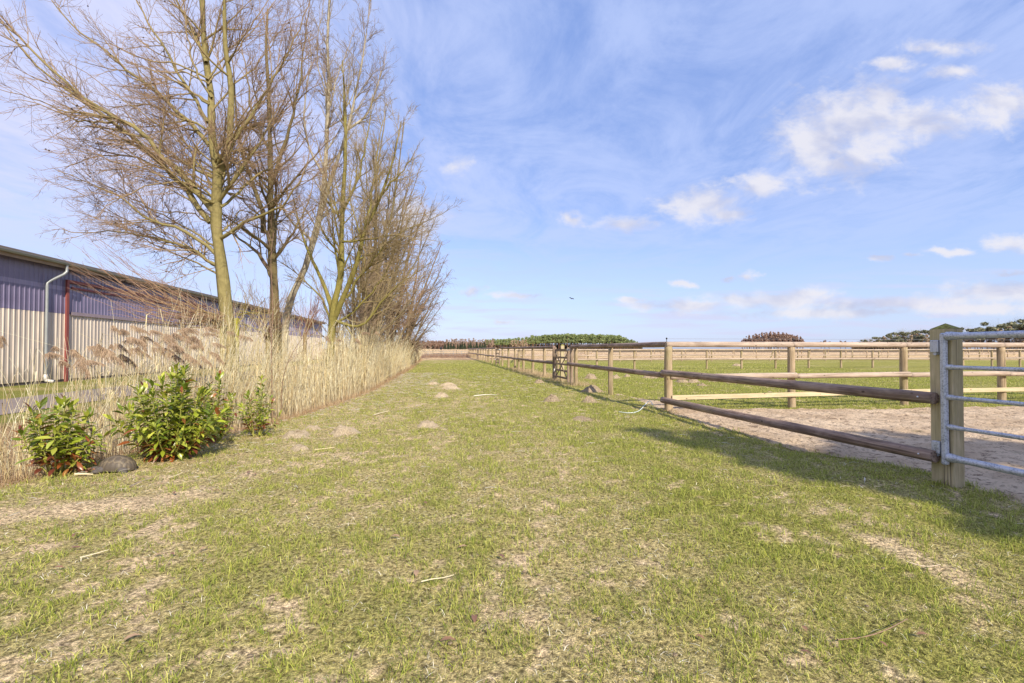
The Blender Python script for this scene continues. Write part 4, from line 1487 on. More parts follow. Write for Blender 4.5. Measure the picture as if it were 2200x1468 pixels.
def insulator(parent, p):
    global ins_src
    if ins_src is None:
        ins_src = MB().cyl((0, 0, -0.03), (0, 0, 0.03), 0.006).ball((0, 0, 0.05), (0.018, 0.018, 0.022), 2).build('insulator', MAT['black'], smooth=True)
        o = ins_src
    else:
        o = ins_src.copy()
        COL.objects.link(o)
    o.location = p
    attach(o, parent)


# pale fence running to the right
PD = np.array([1.0, K, 0]) / math.hypot(K, 1)
cpt = fpt(CY)


def ppt(dist, z, off=0.0):
    p = Vector(cpt) + Vector(PD) * dist + Vector((LDIR[0], LDIR[1], 0)) * off
    return Vector((p.x, p.y, z))


pale = empty('rail_fence', tuple(ppt(4, 0)), 'pale round rail fence with a sawn bottom plank running right from the corner post', 'fence')
dists = []
for xx in (1700, 1941, 2150, 2330, 2520, 2700):
    u = (xx - 1100) / F
    # intersect x = u*y with the pale fence line
    dd_ = (u * cpt.y - cpt.x) / (PD[0] - u * PD[1])
    dists.append(dd_)
for i, dd_ in enumerate(dists):
    log('post', ppt(dd_, -0.1), ppt(dd_, 1.33), 0.08, 0.075, MAT['post'], pale, 100 + i, knob=0.015)
ds = [-0.07] + dists
for i in range(len(ds) - 1):
    zt = 1.385
    log('rail', ppt(ds[i] + (0.0 if i == 0 else 0.006), zt, -0.02), ppt(ds[i + 1], zt, -0.02), 0.060, 0.064, MAT['rail_light'], pale, 200 + i)
    log('rail', ppt(ds[i] + (0.07 if i == 0 else 0.006), 0.70, -0.13 if i else -0.06), ppt(ds[i + 1], 0.715, -0.13), 0.056, 0.062, MAT['rail_light'], pale, 220 + i)
    insulator(pale, ppt(ds[i] + 0.02, 1.46, -0.02))
for (a_, b_, z0, z1) in ((0.02, dists[1] + 0.05, 0.270, 0.325), (dists[1] + 0.056, dists[-1], 0.325, 0.34)):
    p0, p1 = ppt(a_, z0, -0.105), ppt(b_, z1, -0.105)
    d_ = p1 - p0
    mb = MB()
    mb.box((0, 0, d_.length / 2), (0.032, 0.095, d_.length), bevel=0.003)
    o = mb.build('plank', MAT['plank'])
    o.rotation_mode = 'QUATERNION'
    zax = d_.normalized()
    yax = Vector((0, 0, 1))
    xax = yax.cross(zax).normalized()
    yax = zax.cross(xax)
    o.rotation_quaternion = Matrix((xax, yax, zax)).transposed().to_quaternion()
    o.location = p0
    attach(o, pale)
V, q = tubes(np.array([[tuple(ppt(d_, 1.505 + 0.002 * (i % 2), -0.02)) for i, d_ in enumerate(ds)]]) - np.array(pale.location), np.full((1, len(ds)), 0.0022), 4)
child(mesh_np('wire', V, q, mat=MAT['wire']), pale)


def Yx(x):
    return 4837.0 / (x - 945.0)


# lane fence beyond the corner up to the wicket gate
sec = empty('rail_fence', tuple(fpt(13)), 'short run of dark topped rail fence between the corner post and the wooden wicket gate', 'fence')
log('post', fpt(Yx(1312), 0, -0.1), fpt(Yx(1312), 0, 1.32), 0.075, 0.07, MAT['post'], sec, 41)
log('post', fpt(16.55, 0.0, -0.1), fpt(16.55, 0.0, 1.33), 0.072, 0.068, MAT['post'], sec, 42)
log('post', fpt(17.02, -0.02, -0.1), fpt(17.02, -0.02, 1.33), 0.07, 0.066, MAT['brownwood'], sec, 43)
log('rail', fpt(CY + 0.02, -0.02, 1.385), fpt(13.2, -0.02, 1.385), 0.064, 0.060, MAT['rail_shaded'], sec, 44)
log('rail', fpt(13.206, -0.02, 1.385), fpt(17.08, -0.02, 1.375), 0.060, 0.066, MAT['rail_shaded'], sec, 45)
log('rail', fpt(CY - 0.02, -0.135, 0.74), fpt(17.1, -0.135, 0.75), 0.060, 0.064, MAT['rail_shaded'], sec, 46)
insulator(sec, fpt(13.2, -0.02, 1.45))


def wicket(Ya, Yb, label, seed, tall=False):
    """five barred wooden hand gate with crossed braces"""
    root = empty('wicket_gate', tuple(fpt((Ya + Yb) / 2, -0.03)), label, 'gate')
    mat = MAT['brownwood']
    dirv = Vector((LDIR[0], LDIR[1], 0))
    for Y_ in (Ya, Yb):
        p0, p1 = fpt(Y_, -0.03, 0.04), fpt(Y_, -0.03, 1.36)
        mb = MB()
        mb.box((0, 0, 0.66), (0.075, 0.095, 1.32), rotp, bevel=0.005)
        o = mb.build('stile', mat)
        o.location = p0
        attach(o, root)
    wd_ = (fpt(Yb) - fpt(Ya)).length
    for i, z in enumerate((1.25, 0.96, 0.70, 0.45, 0.18)):
        mb = MB()
        mb.box((0, 0, wd_ / 2), (0.024, 0.075 if i else 0.10, wd_ - 0.07), bevel=0.003)
        o = mb.build('bar', mat)
        q_ = Matrix(((Vector((LNRM[0], LNRM[1], 0))), Vector((0, 0, -1)), dirv)).transposed()
        o.rotation_mode = 'QUATERNION'
        o.rotation_quaternion = q_.to_quaternion()
        o.location = fpt(Ya + 0.04, -0.03, z)
        attach(o, root)
    for (za, zb, of) in ((0.2, 1.2, -0.058), (1.2, 0.2, -0.006)):
        p0, p1 = fpt(Ya + 0.06, -0.03 + of + 0.028, za), fpt(Yb - 0.06, -0.03 + of + 0.028, zb)
        d_ = (p1 - p0)
        mb = MB()
        mb.box((0, 0, d_.length / 2), (0.018, 0.06, d_.length), bevel=0.002)
        o = mb.build('brace', mat)
        zax = d_.normalized()
        xax = Vector((LNRM[0], LNRM[1], 0))
        yax = zax.cross(xax).normalized()
        o.rotation_mode = 'QUATERNION'
        o.rotation_quaternion = Matrix((xax, yax, zax)).transposed().to_quaternion()
        o.location = p0
        attach(o, root)
    mb = MB()
    mb.box((0, 0, 0), (0.12, 0.05, 0.07), rotp)
    mb.cyl((-0.05, -0.12, 0.02), (0.03, 0.12, 0.02), 0.012)
    o = mb.build('latch', MAT['bolt'])
    o.location = fpt(Ya - 0.18, -0.07, 1.27)
    attach(o, root)
    mb = MB()
    mb.cyl((0, 0, 0), (-0.03, -0.004, 0), 0.07)
    o = mb.build('round_cap', MAT['white'])
    o.location = fpt(Yb - 0.02, -0.075, 0.42)
    attach(o, root)
    return root


wicket(17.45, 19.35, 'brown wooden wicket gate with crossed braces, the nearest one in the lane fence', 1)
pp = empty('pointed_post', tuple(fpt(19.0, 0.16)), 'pale green square post with a pointed top behind the nearest wicket gate', 'post')
mb = MB().box((0, 0, 0.70), (0.14, 0.14, 1.46), rotp, bevel=0.004)
child(mb.build('shaft', MAT['gatepost']), pp)
mb = MB().cyl((0, 0, 1.4312), (0, 0, 1.50), 0.095, 0.01, 4)
o = child(mb.build('pointed_top', MAT['cap']), pp)
o.rotation_euler = (0, 0, math.atan2(K, 1) + math.pi / 4)
# cylinder with 4 sides starts on a corner
sec2 = empty('rail_fence', tuple(fpt(29)), 'dark rail fence run between the first and the second wicket gates', 'fence')
ylist = [Yx(x) for x in (1169, 1144, 1124, 1106, 1092, 1079)]
for i, Y_ in enumerate(ylist):
    log('post', fpt(Y_, 0.02, -0.1), fpt(Y_, 0.02, 1.31), 0.078, 0.072, MAT['post'], sec2, 300 + i, knob=0.015)
log('post', fpt(19.72, 0.0, -0.1), fpt(19.72, 0.0, 1.33), 0.07, 0.066, MAT['brownwood'], sec2, 310)
cuts = [19.7, ylist[1], ylist[3], ylist[5] + 0.5]
for i in range(3):
    log('rail', fpt(cuts[i] + 0.006, 0.0, 1.375), fpt(cuts[i + 1], 0.0, 1.375), 0.064, 0.060, MAT['rail_shaded'], sec2, 320 + i)
    log('rail', fpt(cuts[i] + 0.006, -0.12, 0.72), fpt(cuts[i + 1], -0.12, 0.70), 0.066, 0.060, MAT['rail_shaded'], sec2, 330 + i)
wicket(37.4, 39.6, 'small weathered wicket gate, the second one along the lane fence', 2)
sec3 = empty('rail_fence', tuple(fpt(48)), 'dark rail fence run between the second and the third wicket gates', 'fence')
for i, Y_ in enumerate([40.2, 43, 46, 49, 52, 55, 57.4]):
    log('post', fpt(Y_, 0.02, -0.1), fpt(Y_, 0.02, 1.31), 0.078, 0.072, MAT['post'], sec3, 400 + i, knob=0.015)
for i, (a_, b_) in enumerate(((40.1, 49), (49.006, 57.6))):
    log('rail', fpt(a_, 0.0, 1.375), fpt(b_, 0.0, 1.375), 0.066, 0.062, MAT['rail_shaded'], sec3, 420 + i)
    log('rail', fpt(a_, -0.12, 0.70), fpt(b_, -0.12, 0.68), 0.066, 0.062, MAT['rail_shaded'], sec3, 430 + i)
wicket(58.0, 60.0, 'tiny distant wicket gate, the third one along the lane fence', 3)
sec4 = empty('rail_fence', tuple(fpt(70)), 'farthest run of the dark lane fence towards the lane end', 'fence')
for i, Y_ in enumerate([60.4, 63.5, 66.5, 69.5, 72.5, 75.5, 78.5]):
    log('post', fpt(Y_, 0.02, -0.1), fpt(Y_, 0.02, 1.31), 0.08, 0.075, MAT['post'], sec4, 500 + i, knob=0.015)
for (z_, of) in ((1.375, 0.0), (0.70, -0.12)):
    log('rail', fpt(60.3, of, z_), fpt(78.8, of, z_), 0.07, 0.066, MAT['rail_shaded'], sec4, 520 + int(z_ * 3))


# paddock cross fences further off
def cross_fence(Y_, length, gap, label, seed, z1=1.27, z2=0.62, r=0.055, start=0.0, lean=None, ang=0.0, skip=()):
    o3 = fpt(Y_)
    dirv = Vector((math.cos(math.atan2(K, 1) + ang), math.sin(math.atan2(K, 1) + ang), 0))

    def q_(d_, z, off=0.0):
        p = o3 + dirv * (start + d_)
        return Vector((p.x, p.y - off, z + float(base_h(np.array(p.x), np.array(p.y)))))
    root = empty('rail_fence', tuple(q_(length / 2, 0)), label, 'fence')
    n_ = int(length / gap)
    for i in range(n_ + 1):
        dx_ = 0.45 if (lean is not None and i == lean) else 0.0
        log('post', q_(i * gap, -0.1), q_(i * gap + dx_, z1 - 0.05), r * 1.25, r * 1.15, MAT['post'], root, seed + i, knob=0.01)
    step = 2 * gap
    k = 0
    d_ = 0.0
    while d_ < length - 0.1:
        e_ = min(length, d_ + step)
        for (z, nm) in ((z1, 'a'), (z2, 'b')):
            if (k, nm) in skip:
                continue
            j1, j2 = random.uniform(-0.02, 0.02), random.uniform(-0.02, 0.02)
            log('rail', q_(d_ + 0.01, z + j1, 0.10), q_(e_, z + j2, 0.10), r, r, MAT['rail_light'], root, seed + 50 + k, knob=0.01)
        d_ = e_
        k += 1
    return root


cross_fence(28.6, 75, 2.5, 'first pale two rail fence across the paddock behind the near grass', 600, 1.26, 0.64, 0.055)
cross_fence(47.0, 100, 3.5, 'second pale two rail fence across the paddock with a leaning post', 700, 1.22, 0.62, 0.058, lean=9, skip=((5, 'a'), (9, 'b')))
cross_fence(60.0, 130, 3.6, 'third pale two rail fence across the far side of the paddock', 800, 1.2, 0.6, 0.06, skip=((4, 'a'),))
cross_fence(84.0, 170, 4.2, 'last thin rail fence before the straw coloured field', 900, 1.2, 0.6, 0.06, start=-6)
cross_fence(28.7, 46, 3.0, 'pale rail fence running away between two far paddocks', 1000, 1.22, 0.62, 0.055, start=14.0, ang=R(80))
cross_fence(30.2, 52, 3.0, 'pale rail fence running away on the right side of the paddock', 1100, 1.22, 0.62, 0.055, start=26, ang=R(68))

# metal rails across the end of the lane
endf = empty('pipe_fence', (-11, 79, 0), 'thin grey metal pipe fence across the end of the lane', 'fence')
for z in (0.95, 0.63, 0.30):
    V, q = tubes(np.array([[(-17.5, 79.5, z), (-11, 79, z + 0.02), (-7.2, 78.6, z)]]) - np.array([[-11, 79, 0]]), np.full((1, 3), 0.03), 6)
    child(mesh_np('rail', V, q, mat=MAT['zinc']), endf)
for x_ in (-17, -14.3, -11.7, -10.0, -8.6, -7.4):
    V, q = tubes(np.array([[(x_, 79.3, -0.05), (x_, 79.3, 0.5), (x_, 79.3, 1.0)]]) - np.array([[-11, 79, 0]]), np.full((1, 3), 0.035), 6)
    child(mesh_np('post', V, q, mat=MAT['zinc']), endf)
fd = px(947.5, 748.5, 82)
fdr = empty('feeder', (fd[0], 82, 0), 'small dark rounded bucket on a thin pole beyond the lane end', 'feeder')
child(MB().cyl((0, 0, 0), (0, 0, fd[2] - 0.1), 0.025).build('pole', MAT['black']), fdr)
child(MB().cyl((0, 0, fd[2] - 0.25), (0, 0, fd[2] + 0.05), 0.12, 0.24).ball((0, 0, fd[2] + 0.06), (0.24, 0.24, 0.14), 2).build('bucket', MAT['black'], smooth=True), fdr)
child(MB().box((0.05, 0, fd[2] - 0.55), (0.8, 0.06, 0.10)).build('crossbar', MAT['brownwood']), fdr)

# ------------------------------------------------------------------ galvanised gate
gate = empty('field_gate', tuple(fpt(GPY - 0.2, -0.10)), 'galvanised tubular field gate hung on the square post', 'gate')
YS = 4.375          # hinge stile
OFF = -0.102
st = MB()
p0, p1 = fpt(YS, OFF, 0.20), fpt(YS, OFF, 1.435)
o3 = Vector(gate.location)
st.box(((p0 + p1) / 2 - o3), (0.05, 0.05, (p1 - p0).length), rotp, bevel=0.012)
child(st.build('stile', MAT['galv'], smooth=False), gate)
YE = 0.9
for i, (z, r_) in enumerate(((1.405, 0.030), (1.115, 0.0185), (0.835, 0.0185), (0.560, 0.0185), (0.275, 0.030))):
    pts = [fpt(YS - 0.03, OFF, z), fpt(YS - 0.06, OFF, z), fpt(YS - 0.14, OFF, z), fpt(YS - 1.5, OFF, z), fpt(YE, OFF, z)]
    V, q = tubes(np.array([[tuple(p - o3) for p in pts]]), np.array([[r_ * 1.35, r_ * 1.35, r_, r_, r_]]), 14)
    # flatten the welded end
    child(mesh_np('rail', V, q, mat=MAT['galv']), gate)
mb = MB()
mb.box(fpt(YE, OFF, 0.82) - o3, (0.05, 0.05, 1.235), rotp, bevel=0.012)
child(mb.build('stile', MAT['galv']), gate)
mb = MB()
pa, pb = fpt(YS - 0.1, OFF, 0.30), fpt(YE + 0.1, OFF, 1.38)
for zz in (1.31, 0.35):
    hb = MB()
    c0 = fpt(YS + 0.075, OFF + 0.004, zz) - o3
    hb.box(c0, (0.045, 0.075, 0.115), rotp, bevel=0.005)
    hb.cyl(c0 + Vector((-0.002, -0.0, -0.085)), c0 + Vector((-0.002, -0.0, 0.03)), 0.012)
    hb.box(c0 + Vector((0.02, 0.01, -0.07)), (0.03, 0.05, 0.02), rotp)
    child(hb.build('hinge', MAT['galv']), gate)

# ------------------------------------------------------------------ laurels
LGREEN = np.array([[0.30, 0.36, 0.03], [0.42, 0.44, 0.06], [0.15, 0.21, 0.02], [0.34, 0.38, 0.06]])
LRED = np.array([[0.28, 0.085, 0.025], [0.17, 0.05, 0.03], [0.36, 0.15, 0.05]])


def laurel(label, bx, by, stems, height, spread, per_m, seed, red=0.08, leaf=0.095, red_low=True, tint=None):
    r = np.random.default_rng(seed)
    bz = float(gz(np.array(bx), np.array(by)))
    root = empty('laurel_shrub', (bx, by, bz), label, 'shrub')
    S, SR = [], []
    lv_p, lv_d, lv_s, lv_c, lv_l = [], [], [], [], []
    for i in range(stems):
        az = 2 * np.pi * (i + r.uniform(-0.3, 0.3)) / stems * 2.4
        out = spread * math.sqrt((i + 0.4) / stems) * r.uniform(0.85, 1.05)
        h = height * (1.02 - 0.62 * (out / spread) ** 1.6) * r.uniform(0.85, 1.08)
        p0 = np.array([0.05 * math.cos(az), 0.05 * math.sin(az), 0.0])
        e = np.array([out * math.cos(az), out * 0.75 * math.sin(az), h])
        mid = np.array([e[0] * 0.62, e[1] * 0.62, h * 0.42])
        P = resample([p0, mid, e], 12)
        S.append(P)
        SR.append(np.linspace(0.008, 0.003, 12))
        Ln = np.linalg.norm(np.diff(P, axis=0), axis=1).sum()
        nl = int(Ln * per_m)
        for k in range(nl):
            t = 0.16 + 0.84 * (k + r.random()) / nl
            f = t * 11
            i0 = min(int(f), 10)
            p = P[i0] * (1 - (f - i0)) + P[i0 + 1] * (f - i0)
            tg = P[i0 + 1] - P[i0]
            tg /= np.linalg.norm(tg)
            a_ = k * 2.4 + r.uniform(-0.4, 0.4)
            u = np.cross(tg, [0.3, 0.9, 0.1])
            u /= np.linalg.norm(u)
            w_ = np.cross(tg, u)
            elev = r.normal(0.36, 0.26) if t < 0.9 else r.normal(1.0, 0.2)
            d = (np.cos(a_) * u + np.sin(a_) * w_) * math.cos(elev) + tg * math.sin(elev) + np.array([0, 0, 0.05])
            d /= np.linalg.norm(d)
            lv_p.append(p)
            lv_d.append(d)
            lv_l.append(leaf * r.uniform(0.7, 1.2) * (0.8 if t > 0.94 else 1))
            pr = red + (0.55 if (red_low and p[2] < height * 0.22) else 0.0)
            if r.random() < pr:
                c = LRED[r.integers(0, 3)]
            else:
                c = LGREEN[r.integers(0, 4)] * r.uniform(0.75, 1.2)
                if tint is not None and r.random() < 0.5:
                    c = np.asarray(tint)
            lv_c.append(c)
    S, SR = np.stack(S), np.stack(SR)
    V, q = tubes(S, SR, 6)
    child(mesh_np('stems', V, q, mat=MAT['twig'], col=np.array([0.30, 0.30, 0.08])), root)
    p, d, ln, c = np.array(lv_p), np.array(lv_d), np.array(lv_l), np.array(lv_c)
    up = np.array([0, 0, 1.0]) + r.normal(0, 0.3, d.shape)
    s_ = np.cross(d, up)
    s_ /= np.linalg.norm(s_, axis=1, keepdims=True)
    nm = np.cross(s_, d)
    wd = ln * 0.15
    prof = [(0.0, 0.12, 0.0), (0.16, 0.25, 0.0), (0.38, 0.92, -0.02), (0.62, 1.0, -0.06), (0.84, 0.6, -0.13), (1.0, 0.04, -0.22)]
    rings = []
    for (a_, b_, z_) in prof:
        cp = p + d * (ln * a_)[:, None] + nm * (ln * z_)[:, None]
        for sg in (-1, 0, 1):
            rings.append(cp + s_ * (wd * b_ * sg)[:, None] + nm * (wd * b_ * 0.28 * abs(sg))[:, None])
    V = np.stack(rings, 1).reshape(-1, 3)
    k = np.arange(len(p))[:, None] * 18
    q = np.concatenate([k + np.array([a_ * 3 + b_, a_ * 3 + b_ + 1, a_ * 3 + b_ + 4, a_ * 3 + b_ + 3]) for a_ in range(5) for b_ in range(2)])
    child(mesh_np('leaves', V, q, mat=MAT['leaf'], col=np.repeat(c, 18, axis=0)), root)
    return root


gx_, gy_ = pg(122, 1018)
laurel('small laurel with green and dark red leaves, leftmost shrub before the reeds', gx_, gy_, 16, 0.86, 0.44, 66, 1, red=0.12, leaf=0.13)
gx_, gy_ = pg(352, 990)
laurel('biggest laurel shrub, dense and glossy green with orange red leaves at its foot', gx_, gy_ + 0.1, 36, 1.04, 0.70, 62, 2, red=0.03, leaf=0.13)
gx_, gy_ = pg(462, 950)
laurel('loose laurel with some purple leaves, tucked behind the right side of the biggest laurel', gx_, gy_, 12, 0.90, 0.36, 50, 3, red=0.14, leaf=0.115, red_low=False)
gx_, gy_ = pg(552, 938)
laurel('smallest thin laurel, rightmost of the shrubs before the reeds', gx_, gy_, 14, 0.80, 0.32, 56, 4, red=0.04, leaf=0.10)

# ------------------------------------------------------------------ tortoise
tx_, ty_ = pg(252, 1012)
tz = float(gz(np.array(tx_), np.array(ty_)))
tort = empty('tortoise', (tx_, ty_, tz - 0.005), 'dark grey brown tortoise resting between the two larger laurels with its head low', 'tortoise')
tort.rotation_euler = (0, R(-4), R(190))
tort.scale = (0.76, 0.76, 0.74)
# shell
nu, nv_ = 72, 40
Vs_, Cl = [], []
cents = [(-0.15, 0), (-0.075, 0), (0.0, 0), (0.075, 0), (0.145, 0)]
for sx_ in (-0.115, -0.038, 0.038, 0.115):
    cents += [(sx_, 0.085), (sx_, -0.085)]
for k in range(22):
    a_ = 2 * np.pi * (k + 0.5) / 22
    cents.append((0.205 * math.cos(a_), 0.148 * math.sin(a_)))
cents = np.array(cents)
for j in range(nv_ + 1):
    th = (np.pi / 2) * 1.12 * j / nv_
    for i in range(nu):
        a_ = 2 * np.pi * i / nu
        x_, y_ = 0.215 * math.sin(min(th, np.pi / 2)) * math.cos(a_), 0.150 * math.sin(min(th, np.pi / 2)) * math.sin(a_)
        z_ = 0.165 * max(math.cos(th), -0.2) ** 1.0 if th < np.pi / 2 else -0.10 * (th - np.pi / 2)
        dd_ = np.sort(np.hypot(cents[:, 0] - x_, cents[:, 1] - y_))
        seam = np.clip((dd_[1] - dd_[0]) / 0.020, 0, 1)
        hgt_ = 0.010 * seam
        ringl = np.clip(dd_[0] / 0.04, 0, 1)
        nrm_ = np.array([x_ / 0.215, y_ / 0.15, max(z_, 0) / 0.165 + 0.2])
        nrm_ /= np.linalg.norm(nrm_)
        Vs_.append(np.array([x_, y_, z_ + 0.055]) + nrm_ * hgt_)
        seam2 = np.clip((dd_[1] - dd_[0]) / 0.013, 0, 1)
        Cl.append(np.array([0.21, 0.165, 0.105]) * (1 - seam2) + (np.array([0.085, 0.068, 0.050]) * (1 - ringl * 0.5) + np.array([0.15, 0.12, 0.085]) * ringl * 0.5) * seam2)
q = []
for j in range(nv_):
    for i in range(nu):
        q.append((j * nu + i, (j + 1) * nu + i, (j + 1) * nu + (i + 1) % nu, j * nu + (i + 1) % nu))
MAT['shell'] = attr_mat('tortoise_shell', 0.55, 0.3, var=0.25, vscale=30)
child(mesh_np('shell', np.array(Vs_), q, mat=MAT['shell'], col=np.array(Cl)), tort)
# body, neck, head and legs as one skinned surface
mb = MB()
mb.ball((0, 0, 0.055), (0.185, 0.125, 0.05), 3)
mb.ball((0.19, 0, 0.058), (0.055, 0.042, 0.036), 3)
mb.ball((0.235, 0.0, 0.045), (0.045, 0.032, 0.030), 3)
mb.ball((0.278, 0.0, 0.040), (0.040, 0.029, 0.027), 3)
mb.ball((0.306, 0.0, 0.034), (0.022, 0.021, 0.018), 3)
for sg in (-1, 1):
    mb.ball((0.135, sg * 0.115, 0.05), (0.062, 0.050, 0.046), 3)
    mb.ball((0.175, sg * 0.135, 0.028), (0.052, 0.036, 0.030), 3)
    mb.ball((0.205, sg * 0.135, 0.014), (0.036, 0.034, 0.018), 3)
    mb.ball((-0.12, sg * 0.105, 0.05), (0.06, 0.052, 0.046), 3)
    mb.ball((-0.15, sg * 0.125, 0.022), (0.045, 0.040, 0.028), 3)
    mb.ball((0.285, sg * 0.024, 0.050), (0.007, 0.005, 0.006), 2)
mb.ball((-0.215, 0, 0.035), (0.03, 0.014, 0.014), 2)
MAT['skin'] = flat_mat('tortoise_skin', (0.11, 0.095, 0.085), 0.75, 0.4, 60)
snt = NT(MAT['skin'].node_tree)
bump(snt, MAT['skin'].node_tree.nodes['Principled BSDF'], snt.noise(snt.add('ShaderNodeTexCoord').outputs['Object'], 110, 3), 0.8, 0.006)
bo = mb.build('body', MAT['skin'], smooth=True)
md = bo.modifiers.new('remesh', 'REMESH')
md.mode = 'VOXEL'
md.voxel_size = 0.006
sm_ = bo.modifiers.new('smooth', 'SMOOTH')
sm_.iterations = 4
dg_ = bpy.context.evaluated_depsgraph_get()
nme = bpy.data.meshes.new_from_object(bo.evaluated_get(dg_))
bo.modifiers.clear()
bo.data = nme
for p_ in nme.polygons:
    p_.use_smooth = True
bo.parent = tort
for sg in (-1, 1):
    ey = MB().ball((0.288, sg * 0.0275, 0.048), 0.005, 2).build('eye', MAT['black'], smooth=True)
    ey.parent = tort


# ------------------------------------------------------------------ molehills
def molehill(label, x, y, wpx, seed, tall=0.34):
    gx, gy = pg(x, y)
    r0 = wpx / 2 / F * gy
    r = np.random.default_rng(seed)
    na, nr = 44, 20
    V = []
    hh = (r0 * tall * 1.1 + 0.025) * (1.12 if seed < 12 else 1.0)
    zb = gz(np.array(gx), np.array(gy))
    for j in range(nr + 1):
        rad = r0 * 1.25 * j / nr
        for i in range(na):
            a_ = 2 * np.pi * i / na
            rr = rad * (1 + 0.20 * (vn(np.array(math.cos(a_) * 2 + seed), np.array(math.sin(a_) * 2), 2) - 0.5) * 2)
            X, Y = gx + rr * math.cos(a_), gy + rr * 0.9 * math.sin(a_)
            prof = math.exp(-(j / nr * 1.5) ** 3.6) - 0.02
            lump = (0.75 * (float(fbm(np.array(X / r0 * 2.2), np.array(Y / r0 * 2.2), seed, 3)) - 0.5) + 0.35 * (float(fbm(np.array(X / r0 * 8), np.array(Y / r0 * 8), seed, 2)) - 0.5)) * (0.2 + prof)
            V.append((X - gx, Y - gy, float(gz(np.array(X), np.array(Y))) - float(zb) + hh * (prof + lump) - 0.012 * (j / nr) ** 2))
    q = [(j * na + i, j * na + (i + 1) % na, (j + 1) * na + (i + 1) % na, (j + 1) * na + i) for j in range(nr) for i in range(na)]
    # crumbs rolling off
    V = np.array(V)
    nc = 90
    a_ = r.uniform(0, 6.28, nc)
    rd = r0 * np.abs(r.normal(0.8, 0.45, nc))
    cx, cy = rd * np.cos(a_), rd * 0.9 * np.sin(a_)
    cz = gz(gx + cx, gy + cy) - float(zb) + hh * np.exp(-(rd / (1.25 * r0) * 1.9) ** 2.2)
    s_ = r.uniform(0.03, 0.075, nc) * r0
    P = np.stack([np.stack([cx, cy, cz - s_ * 0.6], -1), np.stack([cx, cy, cz], -1), np.stack([cx + s_ * 0.2, cy, cz + s_ * 0.7], -1)], 1)
    Vc, qc = tubes(P, np.stack([s_ * 0.5, s_, s_ * 0.35], 1), 5)
    o = mesh_np('molehill', np.concatenate([V, Vc]), np.concatenate([np.array(q), qc + len(V)]), mat=MAT['sandy_soil' if seed < 16 else 'soil'], loc=(gx, gy, float(zb)))
    props(o, label, 'molehill', 'molehills in the grass')


MH = [('sandy molehill, right one of the two big ones near the shrubs', 740, 931, 58, .34),
      ('flat wide sandy molehill, left one of the two big ones near the shrubs', 636, 938, 62, .2),
      ('low sandy molehill just behind the big left one', 672, 922, 34, .18),
      ('small flat molehill nearest the shrubs, lying closest to the camera', 643, 966, 38, .16),
      ('long flat sandy molehill in the middle of the lane', 918, 916, 50, .2),
      ('rounded tan molehill left of the lane centre', 948, 853, 30, .42),
      ('tan molehill, front one of the pair further up the lane', 970, 836, 40, .36),
      ('smaller molehill, back one of the pair further up the lane', 963, 828, 30, .3),
      ('faint molehill left of the pair further up the lane', 930, 826, 26, .25),
      ('loose crumbly molehill before the fence, left of two', 1185, 862, 34, .55),
      ('loose crumbly molehill before the fence, right of two', 1266, 864, 34, .5),
      ('dark crumbly molehill at the foot of the fence near the wicket gate', 1272, 842, 44, .4),
      ('small molehill at the foot of the dark fence beyond the wicket gate', 1158, 823, 22, .5),
      ('low trampled molehill right of the lane centre', 1250, 902, 44, .14),
      ('pointed molehill in the paddock left of the first round post', 1270, 814, 26, .6),
      ('molehill in the paddock right of the first round post', 1322, 813, 22, .45),
      ('small molehill in the paddock under the dark rail', 1348, 810, 16, .5),
      ('wide low molehill in the paddock under the dark rail', 1398, 812, 34, .3),
      ('dark crumbly molehill, left one beyond the corner post', 1465, 822, 26, .5),
      ('dark crumbly molehill, right one beyond the corner post', 1490, 822, 26, .45),
      ('flat molehill in the paddock between corner post and second post', 1532, 820, 20, .3),
      ('low molehill in the paddock just below the pale middle rail', 1508, 829, 22, .3),
      ('far molehill in the paddock before the first cross fence', 1584, 787, 18, .45),
      ('dark lump of turned soil beside the foot of the corner post', 1447, 886, 20, .35)]
for i, (lab, x, y, wp, tl) in enumerate(MH):
    molehill(lab, x, y, wp, 7 + i, tl)

# things lying about
hx = [(1330, 887), (1352, 890), (1372, 887), (1386, 878), (1396, 873), (1403, 877)]
P = np.array([[*pg(x, y), 0] for x, y in hx])
P[:, 2] = gz(P[:, 0], P[:, 1]) + np.array([0.015, 0.02, 0.03, 0.08, 0.12, 0.06])
P = resample(P, 20)
b0 = P[0].copy()
V, q = tubes((P - b0)[None], np.full((1, 20), 0.008), 8)
props(mesh_np('cord', V, q, mat=flat_mat('pale_blue_cord', (0.62, 0.70, 0.66), 0.6), loc=tuple(b0)), 'pale blue cord curling up from the grass near the corner post', 'cord')


def stick(label, pts, r_, col, name='stick', cat='stick', lift=0.03, group=None):
    P = np.array([[*pg(x, y), 0] for x, y in pts])
    P[:, 2] = gz(P[:, 0], P[:, 1]) + lift
    P = resample(P, 10)
    b0 = P[0].copy()
    V, q = tubes((P - b0)[None], (r_ * np.linspace(1, 0.5, 10))[None], 6)
    o = mesh_np(name, V, q, mat=flat_mat(name + '_stuff', col, 0.7), loc=tuple(b0))
    props(o, label, cat, group)


